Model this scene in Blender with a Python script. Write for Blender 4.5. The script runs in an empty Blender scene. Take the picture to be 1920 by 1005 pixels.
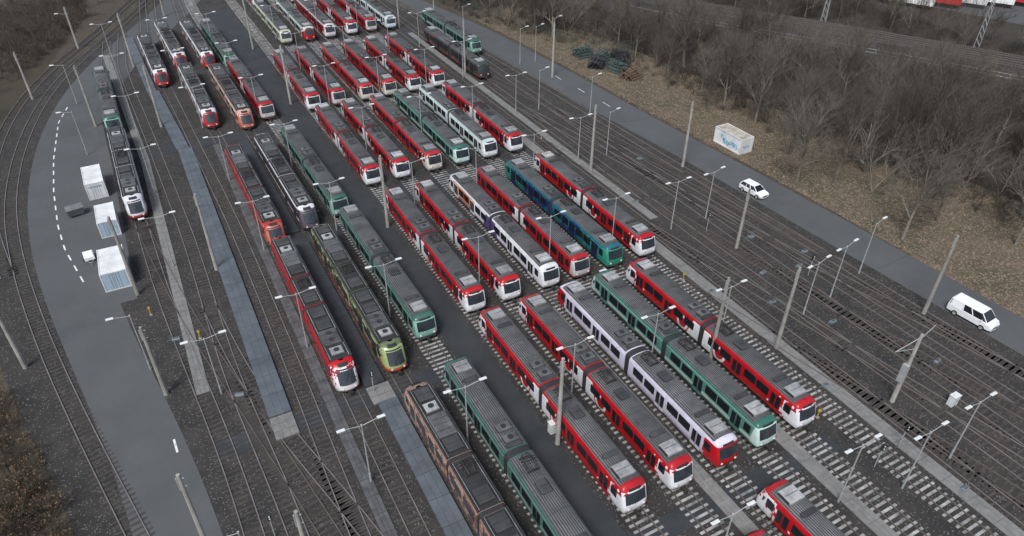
import bpy, math, random
import numpy as np
from mathutils import Vector, Matrix
random.seed(7); rng=np.random.default_rng(7)
D=bpy.data; SC=bpy.context.scene; COL=SC.collection

# ------------------------------------------------------------------ helpers
class MB:
    def __init__(s): s.v=[];s.f=[];s.m=[]
    def add(s,vs,fs,mi=0):
        b=len(s.v); s.v+= [tuple(p) for p in vs]; s.f+=[tuple(b+i for i in f) for f in fs]; s.m+=[mi]*len(fs)
    def box(s,x0,x1,y0,y1,z0,z1,mi=0,ch=0.0,mt=None):
        if ch:
            c=ch
            vs=[(x0,y0,z0),(x1,y0,z0),(x1,y1,z0),(x0,y1,z0),(x0,y0,z1-c),(x1,y0,z1-c),(x1,y1,z1-c),(x0,y1,z1-c),
                (x0+c,y0+c,z1),(x1-c,y0+c,z1),(x1-c,y1-c,z1),(x0+c,y1-c,z1)]
            fs=[(3,2,1,0),(0,1,5,4),(1,2,6,5),(2,3,7,6),(3,0,4,7),(4,5,9,8),(5,6,10,9),(6,7,11,10),(7,4,8,11)]
            s.add(vs,fs,mi); s.add(vs[8:],[(0,1,2,3)],mi if mt is None else mt)
        else:
            vs=[(x0,y0,z0),(x1,y0,z0),(x1,y1,z0),(x0,y1,z0),(x0,y0,z1),(x1,y0,z1),(x1,y1,z1),(x0,y1,z1)]
            s.add(vs,[(3,2,1,0),(0,1,5,4),(1,2,6,5),(2,3,7,6),(3,0,4,7)],mi); s.add(vs[4:],[(0,1,2,3)],mi if mt is None else mt)
    def rod(s,p,q,r0,r1=None,n=4,mi=0,cap=True):
        r1=r0 if r1 is None else r1
        p=Vector(p);q=Vector(q);d=(q-p)
        if d.length<1e-6:return
        d.normalize(); a=Vector((0,0,1)) if abs(d.z)<.9 else Vector((1,0,0)); u=d.cross(a).normalized(); w=d.cross(u)
        vs=[]
        for c,r in((p,r0),(q,r1)):
            for k in range(n):
                t=2*math.pi*k/n+.4; vs.append(c+u*(r*math.cos(t))+w*(r*math.sin(t)))
        fs=[(k,(k+1)%n,n+(k+1)%n,n+k) for k in range(n)]
        if cap: fs+= [tuple(range(n))[::-1],tuple(range(n,2*n))]
        s.add(vs,fs,mi)
    def mesh(s,name,mats,smooth=False):
        me=D.meshes.new(name); me.from_pydata(s.v,[],s.f)
        for m in mats: me.materials.append(m)
        me.polygons.foreach_set('material_index',s.m)
        if smooth: me.polygons.foreach_set('use_smooth',[True]*len(s.f))
        me.update(); return me

def obj(name,me,parent=None,loc=(0,0,0),rz=0.0,scale=None,**kw):
    o=D.objects.new(name,me); o.location=loc; o.rotation_euler=(0,0,rz)
    if scale: o.scale=scale
    if parent is not None: o.parent=parent
    COL.objects.link(o)
    for k,v in kw.items(): o[k]=v
    return o

# ---------------------------------------------------------------- materials
def nt_new(name):
    m=D.materials.new(name); m.use_nodes=True; nt=m.node_tree; nt.nodes.clear()
    out=nt.nodes.new('ShaderNodeOutputMaterial'); b=nt.nodes.new('ShaderNodeBsdfPrincipled'); nt.links.new(b.outputs[0],out.inputs[0])
    return m,nt,b
def setin(nt,sock,v):
    if hasattr(v,'is_output'): nt.links.new(v,sock)
    elif isinstance(v,tuple) and len(v)==3 and sock.type=='RGBA': sock.default_value=(*v,1)
    else: sock.default_value=v
def MA(nt,op,a,b=0.0,clamp=False):
    n=nt.nodes.new('ShaderNodeMath'); n.operation=op; n.use_clamp=clamp; setin(nt,n.inputs[0],a); setin(nt,n.inputs[1],b); return n.outputs[0]
def MIX(nt,f,a,b,mode='MIX'):
    n=nt.nodes.new('ShaderNodeMix'); n.data_type='RGBA'; n.blend_type=mode
    setin(nt,n.inputs[0],f); setin(nt,n.inputs[6],a); setin(nt,n.inputs[7],b); return n.outputs[2]
def NOISE(nt,vec,scale,detail=4,rough=.6):
    n=nt.nodes.new('ShaderNodeTexNoise'); n.inputs['Scale'].default_value=scale; n.inputs['Detail'].default_value=detail; n.inputs['Roughness'].default_value=rough
    nt.links.new(vec,n.inputs['Vector']); return n.outputs[0]
def RAMP(nt,f,p):
    n=nt.nodes.new('ShaderNodeValToRGB'); nt.links.new(f,n.inputs[0]); e=n.color_ramp.elements
    e[0].position=p[0][0]; e[0].color=(*p[0][1],1); e[1].position=p[-1][0]; e[1].color=(*p[-1][1],1)
    for q in p[1:-1]:
        x=e.new(q[0]); x.color=(*q[1],1)
    return n.outputs[0]
def g(v): return (v,v,v)
def RND(nt,tc,k=41.0):
    oi=nt.nodes.new('ShaderNodeObjectInfo'); v=nt.nodes.new('ShaderNodeVectorMath'); v.operation='ADD'
    nt.links.new(tc,v.inputs[0]); nt.links.new(MA(nt,'MULTIPLY',oi.outputs['Random'],k),v.inputs[1]); return v.outputs[0],oi.outputs['Random']
def simple(name,col,rough=.6,var=.25,scale=3.0,metal=0.0,spec=None,bump=0.0,rnd=0.0):
    m,nt,b=nt_new(name); tc=nt.nodes.new('ShaderNodeTexCoord').outputs['Object']; rv=None
    if rnd: tc,rv=RND(nt,tc)
    n=NOISE(nt,tc,scale,5,.65); f=RAMP(nt,n,[(.3,g(1-var)),(.7,g(1+var*.5))])
    c=MIX(nt,1.0,col,f,'MULTIPLY')
    if rnd: c=MIX(nt,1.0,c,RAMP(nt,rv,[(0,g(1-rnd)),(1,g(1+rnd))]),'MULTIPLY')
    nt.links.new(c,b.inputs['Base Color']); b.inputs['Roughness'].default_value=rough; b.inputs['Metallic'].default_value=metal
    if spec is not None: b.inputs['Specular IOR Level'].default_value=spec
    if bump:
        bn=nt.nodes.new('ShaderNodeBump'); bn.inputs['Strength'].default_value=bump; bn.inputs['Distance'].default_value=.05
        nt.links.new(NOISE(nt,tc,scale*8,4,.7),bn.inputs['Height']); nt.links.new(bn.outputs[0],b.inputs['Normal'])
    return m
def ground(name,c1,c2,c3,s1=.05,s2=1.2,s3=9.0,rough=.95,bump=.5,speck=None,con=(.5,1.45)):
    m,nt,b=nt_new(name); tc=nt.nodes.new('ShaderNodeTexCoord').outputs['Object']
    a=NOISE(nt,tc,s1,6,.6); d=NOISE(nt,tc,s2,6,.7); e=NOISE(nt,tc,s3,3,.8)
    col=MIX(nt,RAMP(nt,a,[(.38,g(0)),(.62,g(1))]),c1,c2); col=MIX(nt,RAMP(nt,d,[(.42,g(0)),(.7,g(1))]),col,c3)
    col=MIX(nt,1.0,col,RAMP(nt,e,[(.3,g(con[0])),(.72,g(con[1]))]),'MULTIPLY')
    if speck:
        v=nt.nodes.new('ShaderNodeTexVoronoi'); v.inputs['Scale'].default_value=speck[1]; nt.links.new(tc,v.inputs['Vector'])
        w=nt.nodes.new('ShaderNodeSeparateColor'); nt.links.new(v.outputs['Color'],w.inputs[0])
        col=MIX(nt,MA(nt,'GREATER_THAN',w.outputs[0],speck[2]),col,speck[0])
    nt.links.new(col,b.inputs['Base Color']); b.inputs['Roughness'].default_value=rough; b.inputs['Specular IOR Level'].default_value=.25
    bn=nt.nodes.new('ShaderNodeBump'); bn.inputs['Strength'].default_value=bump; bn.inputs['Distance'].default_value=.05
    nt.links.new(e,bn.inputs['Height']); nt.links.new(bn.outputs[0],b.inputs['Normal']); return m

m_soil=ground('soil',(.065,.054,.042),(.045,.04,.032),(.085,.07,.052),.06,.8,5)
m_litter=ground('leaf_litter',(.108,.086,.062),(.060,.058,.036),(.135,.108,.08),.11,.7,6,speck=((.20,.15,.105),5.0,.87))
m_wood=ground('wood_floor',(.044,.038,.032),(.033,.030,.026),(.058,.049,.040),.07,1.0,5)
m_ballast=ground('ballast',(.027,.0265,.0265),(.038,.0355,.034),(.052,.047,.043),.09,.45,13,speck=((.13,.13,.13),11.0,.955),con=(.6,1.35))
m_asph=ground('asphalt',(.078,.081,.085),(.069,.072,.075),(.088,.091,.095),.05,.15,25,rough=.8,bump=.04,con=(.93,1.06))
m_asphd=ground('asphalt_dark',(.034,.037,.041),(.028,.031,.034),(.043,.045,.048),.12,.3,20,rough=.65,bump=.05,con=(.9,1.08))
m_grass=ground('rough_grass',(.052,.045,.033),(.042,.038,.029),(.058,.051,.034),.15,1.3,9)
m_conc=simple('concrete',(.27,.26,.24),.85,.35,1.2,bump=.2)
m_walk=ground('walkway_concrete',(.175,.173,.168),(.135,.133,.13),(.215,.212,.203),.3,1.5,10,bump=.1,con=(.8,1.15))
m_sleeper=simple('concrete_sleeper',(.30,.297,.288),.9,.75,.7)
m_wsleeper=simple('wooden_sleeper',(.052,.046,.041),.95,.5,.6)
m_rail=simple('rusty_rail',(.08,.060,.050),.6,.3,.6,metal=.2); m_railt=simple('rail_head',(.20,.175,.16),.42,.35,.5,metal=.6)
m_railb=simple('worn_rail',(.10,.075,.060),.55,.3,.6,metal=.3); m_railbt=simple('polished_rail_head',(.40,.38,.36),.33,.35,.5,metal=.75)
m_paint=simple('road_paint',(.66,.66,.65),.7,.4,1.5)
m_pole=simple('pole_concrete',(.30,.29,.265),.85,.35,.6,rnd=.15)
m_galv=simple('galvanised_steel',(.40,.41,.41),.5,.2,2,metal=.3)
m_lamp=simple('lamp_head_grey',(.60,.62,.63),.45,.15,2)
m_dark=simple('dark_metal',(.022,.022,.024),.6,.4,2)
m_under=simple('undercarriage',(.026,.023,.021),.8,.5,2)
m_black=simple('black_rubber',(.015,.015,.016),.7,.2,4)
m_roof=simple('roof_grey',(.122,.124,.127),.65,.6,.45,rnd=.28)
m_rib=simple('roof_rib',(.042,.043,.045),.7,.3,1)
m_roofd=simple('roof_dark',(.027,.027,.028),.7,.5,.7,rnd=.2)
m_boxg=simple('roof_box_grey',(.085,.086,.088),.6,.5,.8,rnd=.25)
m_boxd=simple('roof_box_dark',(.042,.043,.045),.6,.4,.8,rnd=.25)
m_boxl=simple('air_unit_grey',(.28,.285,.29),.6,.45,1.0,rnd=.25)
m_bell=simple('bellows_rubber',(.022,.022,.024),.8,.3,2)
m_copper=simple('pantograph_steel',(.045,.04,.038),.5,.3,2,metal=.4)
m_insul=simple('brown_insulator',(.12,.05,.03),.4,.2,3)
m_light=simple('headlight_lens',(.75,.77,.78),.15,.05,2)
m_rlight=simple('tail_light_lens',(.35,.01,.01),.2,.05,2)
m_bump=simple('bumper_grey',(.20,.20,.205),.6,.3,2)
def glassm(name,col,rough=.08):
    m,nt,b=nt_new(name); tc=nt.nodes.new('ShaderNodeTexCoord').outputs['Object']; tc,_=RND(nt,tc)
    n=NOISE(nt,tc,.8,2,.5); nt.links.new(MIX(nt,n,col,tuple(c*3.2 for c in col)),b.inputs['Base Color'])
    b.inputs['Roughness'].default_value=rough; b.inputs['Specular IOR Level'].default_value=.5; return m
m_glass=glassm('tinted_glass',(.007,.008,.010)); m_wind=glassm('windscreen_glass',(.014,.017,.021),.05)
m_strip=simple('blue_grey_cover',(.088,.102,.118),.5,.35,.4,bump=.1); m_stripl=simple('cover_seam',(.030,.034,.040),.7,.2,1)
m_green=simple('fence_green',(.035,.085,.06),.6,.3,1); m_yellow=simple('signal_yellow',(.50,.33,.04),.6,.2,2)
m_mgreen=simple('faded_green_steel',(.05,.075,.065),.7,.4,1)
m_white=simple('white_paint',(.74,.75,.77),.35,.10,.8); m_cwhite=simple('container_white',(.64,.65,.66),.55,.25,.5)
m_cbeige=simple('weathered_container_roof',(.40,.37,.31),.8,.5,.8)
m_blue=simple('blue_trim',(.07,.22,.45),.5,.2,1); m_pblue=simple('pale_blue_panel',(.33,.43,.52),.5,.2,1); m_turq=simple('turquoise_spray',(.14,.40,.52),.6,.3,1)
m_bark=simple('bark',(.155,.142,.115),.95,.4,1.5,rnd=.35); m_bark2=simple('bark_brown',(.105,.092,.074),.95,.4,1.5,rnd=.35)
m_twig=simple('twigs',(.098,.085,.069),.95,.3,.3,rnd=.35); m_twig2=simple('twigs_dark',(.068,.058,.048),.95,.3,.3,rnd=.4)
m_thick=simple('thicket_twigs',(.066,.056,.046),.95,.6,.12); m_dry=simple('dry_leaves',(.14,.085,.045),.9,.5,.6)
m_leafb=simple('fallen_leaves',(.20,.15,.105),.9,.6,.8); m_moss=simple('brown_scrub',(.085,.070,.052),.95,.5,.3)

def livery(name,main,nose,skirt=None,edge=None,band=None,mid=None,n0=9.5,nl=3.5,dith=True,ring=None,spots=None,alt=None,low=.62):
    m,nt,b=nt_new('paint_'+name); tc=nt.nodes.new('ShaderNodeTexCoord').outputs['Object']
    sp=nt.nodes.new('ShaderNodeSeparateXYZ'); nt.links.new(tc,sp.inputs[0]); y,z=sp.outputs[1],sp.outputs[2]
    ay=MA(nt,'ABSOLUTE',y); col=main; tr,_=RND(nt,tc)
    fl=nt.nodes.new('ShaderNodeVectorMath'); fl.operation='MULTIPLY'; nt.links.new(tc,fl.inputs[0]); fl.inputs[1].default_value=(4,4.2,4.2)
    f2=nt.nodes.new('ShaderNodeVectorMath'); f2.operation='FLOOR'; nt.links.new(fl.outputs[0],f2.inputs[0])
    wn=nt.nodes.new('ShaderNodeTexWhiteNoise'); nt.links.new(f2.outputs[0],wn.inputs['Vector']); cell=wn.outputs['Value']
    if alt: col=MIX(nt,MA(nt,'GREATER_THAN',MA(nt,'ADD',y,MA(nt,'MULTIPLY',z,.6)),alt[0]),col,alt[1])
    if spots:
        q=NOISE(nt,tc,1.0,3,.6); col=MIX(nt,MA(nt,'GREATER_THAN',q,.5),col,spots)
    if band: col=MIX(nt,MA(nt,'MULTIPLY',MA(nt,'GREATER_THAN',z,1.45),MA(nt,'LESS_THAN',z,2.85)),col,band)
    if mid: col=MIX(nt,MA(nt,'LESS_THAN',MA(nt,'ADD',ay,MA(nt,'MULTIPLY',z,.35)),2.4),col,mid)
    if ring:
        dy=MA(nt,'SUBTRACT',ay,3.0); dz=MA(nt,'SUBTRACT',z,1.55)
        r=MA(nt,'SQRT',MA(nt,'ADD',MA(nt,'MULTIPLY',dy,dy),MA(nt,'MULTIPLY',dz,dz)))
        col=MIX(nt,MA(nt,'MULTIPLY',MA(nt,'GREATER_THAN',r,.62),MA(nt,'LESS_THAN',r,.92)),col,ring)
    if skirt: col=MIX(nt,MA(nt,'LESS_THAN',z,1.02),col,skirt)
    p=MA(nt,'DIVIDE',MA(nt,'SUBTRACT',ay,n0),nl)
    p=MA(nt,'SUBTRACT',p,MA(nt,'MULTIPLY',MA(nt,'MAXIMUM',MA(nt,'SUBTRACT',z,1.3),0.0),low*.55))
    col=MIX(nt,MA(nt,'GREATER_THAN',p,cell if dith else .5),col,nose)
    if skirt and dith is False: col=MIX(nt,MA(nt,'LESS_THAN',z,.92),col,skirt)
    if edge: col=MIX(nt,MA(nt,'GREATER_THAN',z,2.9),col,edge)
    dn=NOISE(nt,tr,.7,6,.7); col=MIX(nt,1.0,col,RAMP(nt,dn,[(.3,g(.68)),(.65,g(1.0))]),'MULTIPLY')
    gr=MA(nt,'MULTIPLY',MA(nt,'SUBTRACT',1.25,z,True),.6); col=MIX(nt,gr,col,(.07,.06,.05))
    nt.links.new(col,b.inputs['Base Color']); b.inputs['Roughness'].default_value=.3; b.inputs['Specular IOR Level'].default_value=.45
    return m
RED=(.45,.008,.013); WH=(.74,.75,.78); DG=(.025,.10,.075); MINT=(.42,.54,.50)
LIV={
 'red':dict(main=RED,nose=WH,edge=(.39,.01,.016),mid=WH,ring=(.75,.75,.77),t='red and white tram'),
 'red2':dict(main=(.43,.008,.014),nose=(.68,.67,.68),skirt=(.42,.01,.015),edge=(.50,.49,.50),n0=11.2,nl=2.4,ring=(.7,.7,.72),t='red tram with white roof edge'),
 'lilac':dict(main=(.62,.60,.72),nose=RED,skirt=(.44,.42,.53),edge=(.58,.55,.66),n0=11.8,nl=.4,low=.1,t='pale lilac tram with red cab'),
 'teal':dict(main=MINT,nose=(.50,.64,.60),skirt=DG,edge=(.035,.13,.10),band=(.09,.23,.185),n0=12.8,nl=.4,dith=False,t='mint and teal green tram'),
 'green':dict(main=(.27,.40,.355),nose=(.24,.44,.37),skirt=DG,edge=(.045,.12,.093),band=(.085,.18,.148),n0=12.8,nl=.4,dith=False,t='dark green and mint tram'),
 'blue':dict(main=(.012,.035,.14),nose=(.03,.25,.17),spots=(.02,.13,.17),edge=(.02,.11,.14),n0=7,nl=6,low=.1,t='dark blue and teal tram with green cab'),
 'purple':dict(main=(.72,.72,.75),nose=WH,skirt=(.10,.07,.22),alt=(6.5,(.62,.24,.12)),edge=(.62,.62,.65),mid=(.10,.07,.22),t='white tram with purple and orange wrap'),
 'whitegreen':dict(main=(.62,.68,.68),nose=WH,skirt=(.12,.30,.26),edge=(.45,.55,.54),n0=12,nl=1,t='white and pale green tram'),
 'cream':dict(main=(.55,.56,.45),nose=(.56,.57,.47),skirt=(.20,.31,.23),edge=(.42,.46,.37),dith=False,t='cream and green older tram'),
 'redgreen':dict(main=(.50,.60,.57),nose=RED,skirt=(.40,.02,.02),edge=(.42,.48,.46),n0=12,nl=.5,low=.1,t='pale green tram with red cab'),
 'redcream':dict(main=(.42,.012,.018),nose=(.60,.58,.52),edge=(.42,.02,.025),n0=8,nl=5,t='red and cream tram'),
 'redblack':dict(main=(.42,.012,.018),nose=(.50,.48,.49),skirt=(.44,.02,.02),edge=(.36,.015,.02),mid=WH,n0=12.5,nl=1.2,low=.1,dith=False,t='red tram with grey and red cab'),
 'whiteblue':dict(main=(.62,.68,.70),nose=(.60,.68,.74),skirt=(.04,.16,.36),edge=(.4,.5,.5),t='white tram with blue skirt'),
 'dark':dict(main=(.035,.032,.036),nose=(.05,.045,.045),skirt=(.25,.02,.02),alt=(9,(.30,.06,.05)),edge=(.05,.06,.055),spots=(.07,.06,.06),dith=False,t='dark tram with black wrap'),
 'lred':dict(main=RED,nose=(.72,.70,.71),edge=RED,skirt=(.48,.012,.015),n0=12.2,nl=2.2,low=.2,t='red low-floor tram with white nose'),
 'lgreen':dict(main=(.05,.06,.035),nose=(.30,.36,.14),skirt=(.46,.06,.02),spots=(.36,.40,.24),edge=(.12,.15,.08),n0=12.6,nl=1.2,low=.1,dith=False,t='black and pale green low-floor tram'),
 'lorange':dict(main=(.44,.025,.022),nose=(.52,.14,.09),edge=(.38,.05,.04),n0=9,nl=5,low=.2,t='orange red low-floor tram'),
 'lbeige':dict(main=(.58,.48,.42),nose=(.52,.15,.10),skirt=(.48,.10,.06),edge=(.50,.33,.27),n0=11,nl=3,low=.2,t='beige low-floor tram with red nose'),
 'lcopper':dict(main=(.40,.25,.19),nose=(.50,.34,.28),edge=(.27,.17,.135),spots=(.16,.075,.055),n0=9,nl=4,low=.2,t='copper brown and cream low-floor tram'),
 'lwhite':dict(main=(.66,.66,.70),nose=(.48,.015,.018),skirt=(.46,.015,.018),edge=(.62,.62,.65),n0=13.2,nl=.6,dith=False,low=.1,t='white low-floor tram with red nose'),
 'lblack':dict(main=(.62,.62,.67),nose=(.10,.08,.10),skirt=(.10,.02,.03),band=(.05,.04,.06),edge=(.60,.60,.63),n0=12.5,nl=1,t='white and dark purple low-floor tram'),
 'llilac':dict(main=(.60,.59,.66),nose=(.68,.67,.71),skirt=(.46,.015,.018),edge=(.60,.59,.64),n0=13.4,nl=.6,low=.1,dith=False,t='pale lilac low-floor tram'),
}
for k,d in LIV.items():
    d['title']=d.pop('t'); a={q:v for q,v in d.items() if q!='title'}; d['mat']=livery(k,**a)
    d['dmat']=simple('door_paint_'+k,tuple(.85*c for c in (a.get('band') or a['main'])),.4,.15,1)

# ------------------------------------------------------------------- trams
def interp(tab,x):
    if x<=tab[0][0]: return tab[0][1]
    for (a,b),(c,d) in zip(tab,tab[1:]):
        if x<=c: return b+(d-b)*(x-a)/(c-a)
    return tab[-1][1]
KB=dict(Lh=14.0,prof=[(1.10,.60),(1.30,.72),(1.325,1.0),(1.325,1.6),(1.325,2.7),(1.28,2.95),(1.15,3.15),(.85,3.27),(.4,3.34),(.04,3.35)],
  back=[(.6,.12),(.8,.03),(1.15,.0),(1.5,.05),(2.8,.42),(3.1,.60),(3.35,1.0)],st=[(0,.84),(.08,.905),(.25,.95),(.7,.98),(1.6,1.0)],bul=.12,secs=[(.38,None)],joints=[0.0])
KL=dict(Lh=14.5,prof=[(1.12,.24),(1.29,.34),(1.325,.7),(1.325,1.6),(1.325,2.6),(1.26,2.95),(1.14,3.12),(.98,3.16),(.5,3.17),(.04,3.17)],
  back=[(.24,.25),(.6,.02),(.95,.0),(1.3,.14),(2.7,.95),(3.0,1.35),(3.17,1.9)],st=[(0,.70),(.12,.80),(.4,.90),(1.0,.97),(1.8,1.0)],bul=.28,secs=[(3.3,None)],joints=[-3.05,3.05])
def hwz(K,z): return interp([(zz,h) for h,zz in K['prof']],z)
def cap(K,s,u,z,eps=0.0):
    hw=hwz(K,z)*K['st'][0][1]
    return (u*hw,s*(K['Lh']-interp(K['back'],z)+K['bul']*(1-u*u)+eps),z)
def body_mesh(K,mat,name):
    mb=MB(); P=K['prof']; n=len(P)
    for s in(1,-1):
        rows=[]
        for off,wf in K['st']:
            rows.append([(hw*wf,s*(K['Lh']-interp(K['back'],z)-off),z) for hw,z in P])
        yi=K['secs'][0][0]
        rows.append([(hw,s*yi,z) for hw,z in P])
        loops=[[*r,*[(-x,y,z) for x,y,z in r[::-1]]] for r in rows]
        m=2*n; vs=[p for l in loops for p in l]; fs=[]
        for k in range(len(loops)-1):
            for i in range(m):
                j=(i+1)%m; q=(k*m+i,k*m+j,(k+1)*m+j,(k+1)*m+i); fs.append(q if s<0 else q[::-1])
        fs.append(tuple(range((len(loops)-1)*m,len(loops)*m)) if s>0 else tuple(range((len(loops)-1)*m,len(loops)*m))[::-1])
        mb.add(vs,fs)
        U=np.linspace(-1,1,9); vs=[cap(K,s,u,z) for hw,z in P for u in U]; fs=[]
        for i in range(n-1):
            for j in range(8):
                q=(i*9+j,i*9+j+1,(i+1)*9+j+1,(i+1)*9+j); fs.append(q if s<0 else q[::-1])
        mb.add(vs,fs)
    if K is KL:
        vs=[(sx*hw,y,z) for y in(-2.8,2.8) for sx,L in((1,P),(-1,P[::-1])) for hw,z in L]; m=2*n
        fs=[(i,(i+1)%m,m+(i+1)%m,m+i)[::-1] for i in range(m)]+[tuple(range(m)),tuple(range(m,2*m))[::-1]]
        mb.add(vs,fs)
    return mb.mesh(name,[mat],True)
def fixn(me):
    import bmesh
    bm=bmesh.new(); bm.from_mesh(me); bmesh.ops.remove_doubles(bm,verts=bm.verts,dist=.0005); bmesh.ops.recalc_face_normals(bm,faces=bm.faces)
    for e in bm.edges:
        if len(e.link_faces)==2 and e.calc_face_angle(0)>.6: e.smooth=False
    bm.to_mesh(me); bm.free(); me.update(); return me
def patch(K,s,u0,u1,z0,z1,eps,mat,name,nu=10,nz=5):
    mb=MB(); vs=[cap(K,s,u0+(u1-u0)*i/nu,z0+(z1-z0)*j/nz,eps) for j in range(nz+1) for i in range(nu+1)]
    fs=[]
    for j in range(nz):
        for i in range(nu):
            a=j*(nu+1)+i; q=(a,a+1,a+nu+2,a+nu+1); fs.append(q if s<0 else q[::-1])
    mb.add(vs,fs)
    return mb.mesh(name,[mat],True)
def rrect(w,h,r,t,mats,name):
    mb=MB(); pts=[]
    for cx,cz,a0 in((w/2-r,h/2-r,0),(-w/2+r,h/2-r,90),(-w/2+r,-h/2+r,180),(w/2-r,-h/2+r,270)):
        for k in range(4):
            a=math.radians(a0+k*30); pts.append((cx+r*math.cos(a),cz+r*math.sin(a)))
    n=len(pts); vs=[(0,y,z) for y,z in pts]+[(t,y*.985,z*.985) for y,z in pts]
    mb.add(vs,[(i,(i+1)%n,n+(i+1)%n,n+i) for i in range(n)]+[tuple(range(n,2*n))])
    return mb.mesh(name,mats)
win16=rrect(1.62,1.02,.13,.022,[m_glass],'window'); win08=rrect(.85,.97,.12,.022,[m_glass],'window'); win20=rrect(2.25,1.12,.13,.022,[m_glass],'window')
def door_mesh(w,z0,z1,dm,name):
    mb=MB(); h=z1-z0
    mb.box(0,.03,-w/2,w/2,z0,z1,0)
    for s in(-1,1):
        a=s*w/4; mb.box(.03,.045,a-w/4+.08,a+w/4-.08,z0+.22*h,z1-.1,1)
    mb.box(.03,.05,-.015,.015,z0,z1,2)
    return mb.mesh(name,[dm,m_glass,m_black])
def bogie_mesh():
    mb=MB(); mb.box(-.95,.95,-1.35,1.35,.32,.62,0)
    for y in(-.95,.95):
        for x in(-.72,.72):
            mb.rod((x-.07,y,.37),(x+.07,y,.37),.37,None,14,0)
        mb.rod((-.7,y,.37),(.7,y,.37),.08,None,6,0)
    for x in(-1.02,1.02): mb.box(x-.08,x+.08,-1.3,1.3,.34,.56,0)
    return mb.mesh('bogie',[m_under])
bogie=bogie_mesh()
def bellow_mesh(K,g0):
    mb=MB(); P=K['prof']; ys=np.linspace(-g0,g0,9); loops=[]
    for k,y in enumerate(ys):
        f=.975 if k%2 else .92; loops.append([(hw*f,y,z*.99 if z>2 else z+.05) for hw,z in P]+[(-hw*f,y,z*.99 if z>2 else z+.05) for hw,z in P[::-1]])
    m=2*len(P); mb.add([p for l in loops for p in l],[(k*m+i,k*m+(i+1)%m,(k+1)*m+(i+1)%m,(k+1)*m+i)[::-1] for k in range(len(ys)-1) for i in range(m)])
    return mb.mesh('bellows',[m_bell])
bellB=bellow_mesh(KB,.4); bellL=bellow_mesh(KL,.27)
def roof_cover(K,ya,yb,mats,ribs=11):
    mb=MB(); X=[]; 
    W=1.17
    for k in range(ribs):
        c=-W+2*W*(k+.5)/ribs; X+=[(c-.055,0,0),(c-.028,.035,1),(c+.028,.035,1),(c+.055,0,0)]
    prof=sorted([(h,z) for h,z in K['prof'] if z>2.9]); 
    def rz(x): return interp(prof,abs(x))
    X=[(-W,0,0)]+X+[(W,0,0)]
    for s in(1,-1):
        vs=[(x,s*y,rz(x)+.012+dz) for y in(ya,yb) for x,dz,_ in X]; n=len(X)
        for i in range(n-1):
            mi=1 if (X[i][1]>0 or X[i+1][1]>0) else 0
            q=(i,i+1,n+i+1,n+i); mb.add([vs[j] for j in q],[(0,1,2,3) if s>0 else (3,2,1,0)],mi)
        yy=ya+1.2
        while yy<yb-.5:
            for k in range(6):
                xa=-W+2*W*k/6; xb=-W+2*W*(k+1)/6
                mb.add([(xa,s*yy,rz(xa)+.051),(xb,s*yy,rz(xb)+.051),(xb,s*(yy+.04),rz(xb)+.051),(xa,s*(yy+.04),rz(xa)+.051)],[(0,1,2,3) if s>0 else (3,2,1,0)],1)
            yy+=2.6
    return mb.mesh('roof_cover',mats)
rcB=roof_cover(KB,.5,12.9,[m_roof,m_rib])
def flat_deck():
    mb=MB()
    for a,b in((-12.6,-3.35),(-2.75,2.75),(3.35,12.6)):
        mb.box(-1.15,1.15,a,b,3.10,3.20,0)
        for x in(-1.15,1.15): mb.box(x-.04,x+.04,a,b,3.10,3.34,1)
        y=a+.6
        while y<b: mb.box(-1.05,1.05,y-.04,y+.04,3.20,3.25,1); y+=1.15
        for x in(-.95,.97): mb.rod((x,a+.1,3.26),(x,b-.1,3.26),.035,None,5,2)
    return mb.mesh('roof_cover',[m_roofd,m_boxd,m_boxl])
rcL=flat_deck()
def rbox(w,l,h,ms,fans=0,name='roof_box'):
    mb=MB(); mb.box(-w/2,w/2,-l/2,l/2,0,h,0,.07)
    for k in range(fans):
        y=(k-(fans-1)/2)*l/(fans+.3); mb.rod((0,y,h),(0,y,h+.03),.3*min(1,l/fans),None,12,1)
    n=int(l/.7)
    for k in range(1,n):
        y=-l/2+l*k/n; mb.box(-w/2+.08,w/2-.08,y-.02,y+.02,h,h+.015,1)
    for x in(-w/2-.06,w/2-.0): mb.box(x,x+.06,-l/2+.1,l/2-.1,0,h*.5,1)
    return mb.mesh(name,ms)
bx_ac=rbox(1.6,1.4,.30,[m_boxl,m_dark],0); bx_ac2=rbox(1.35,.9,.24,[m_boxg,m_dark],1); bx_d=rbox(1.0,1.4,.2,[m_boxd,m_dark],0); bx_f=rbox(1.5,.5,.16,[m_boxd,m_dark],0)
bx_a=rbox(1.8,2.5,.38,[m_boxg,m_dark],2); bx_b=rbox(1.5,1.6,.30,[m_boxd,m_dark],0); bx_c=rbox(1.75,2.9,.34,[m_boxg,m_dark],0); bx_e=rbox(1.3,1.1,.26,[m_boxl,m_dark],1)
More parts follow.
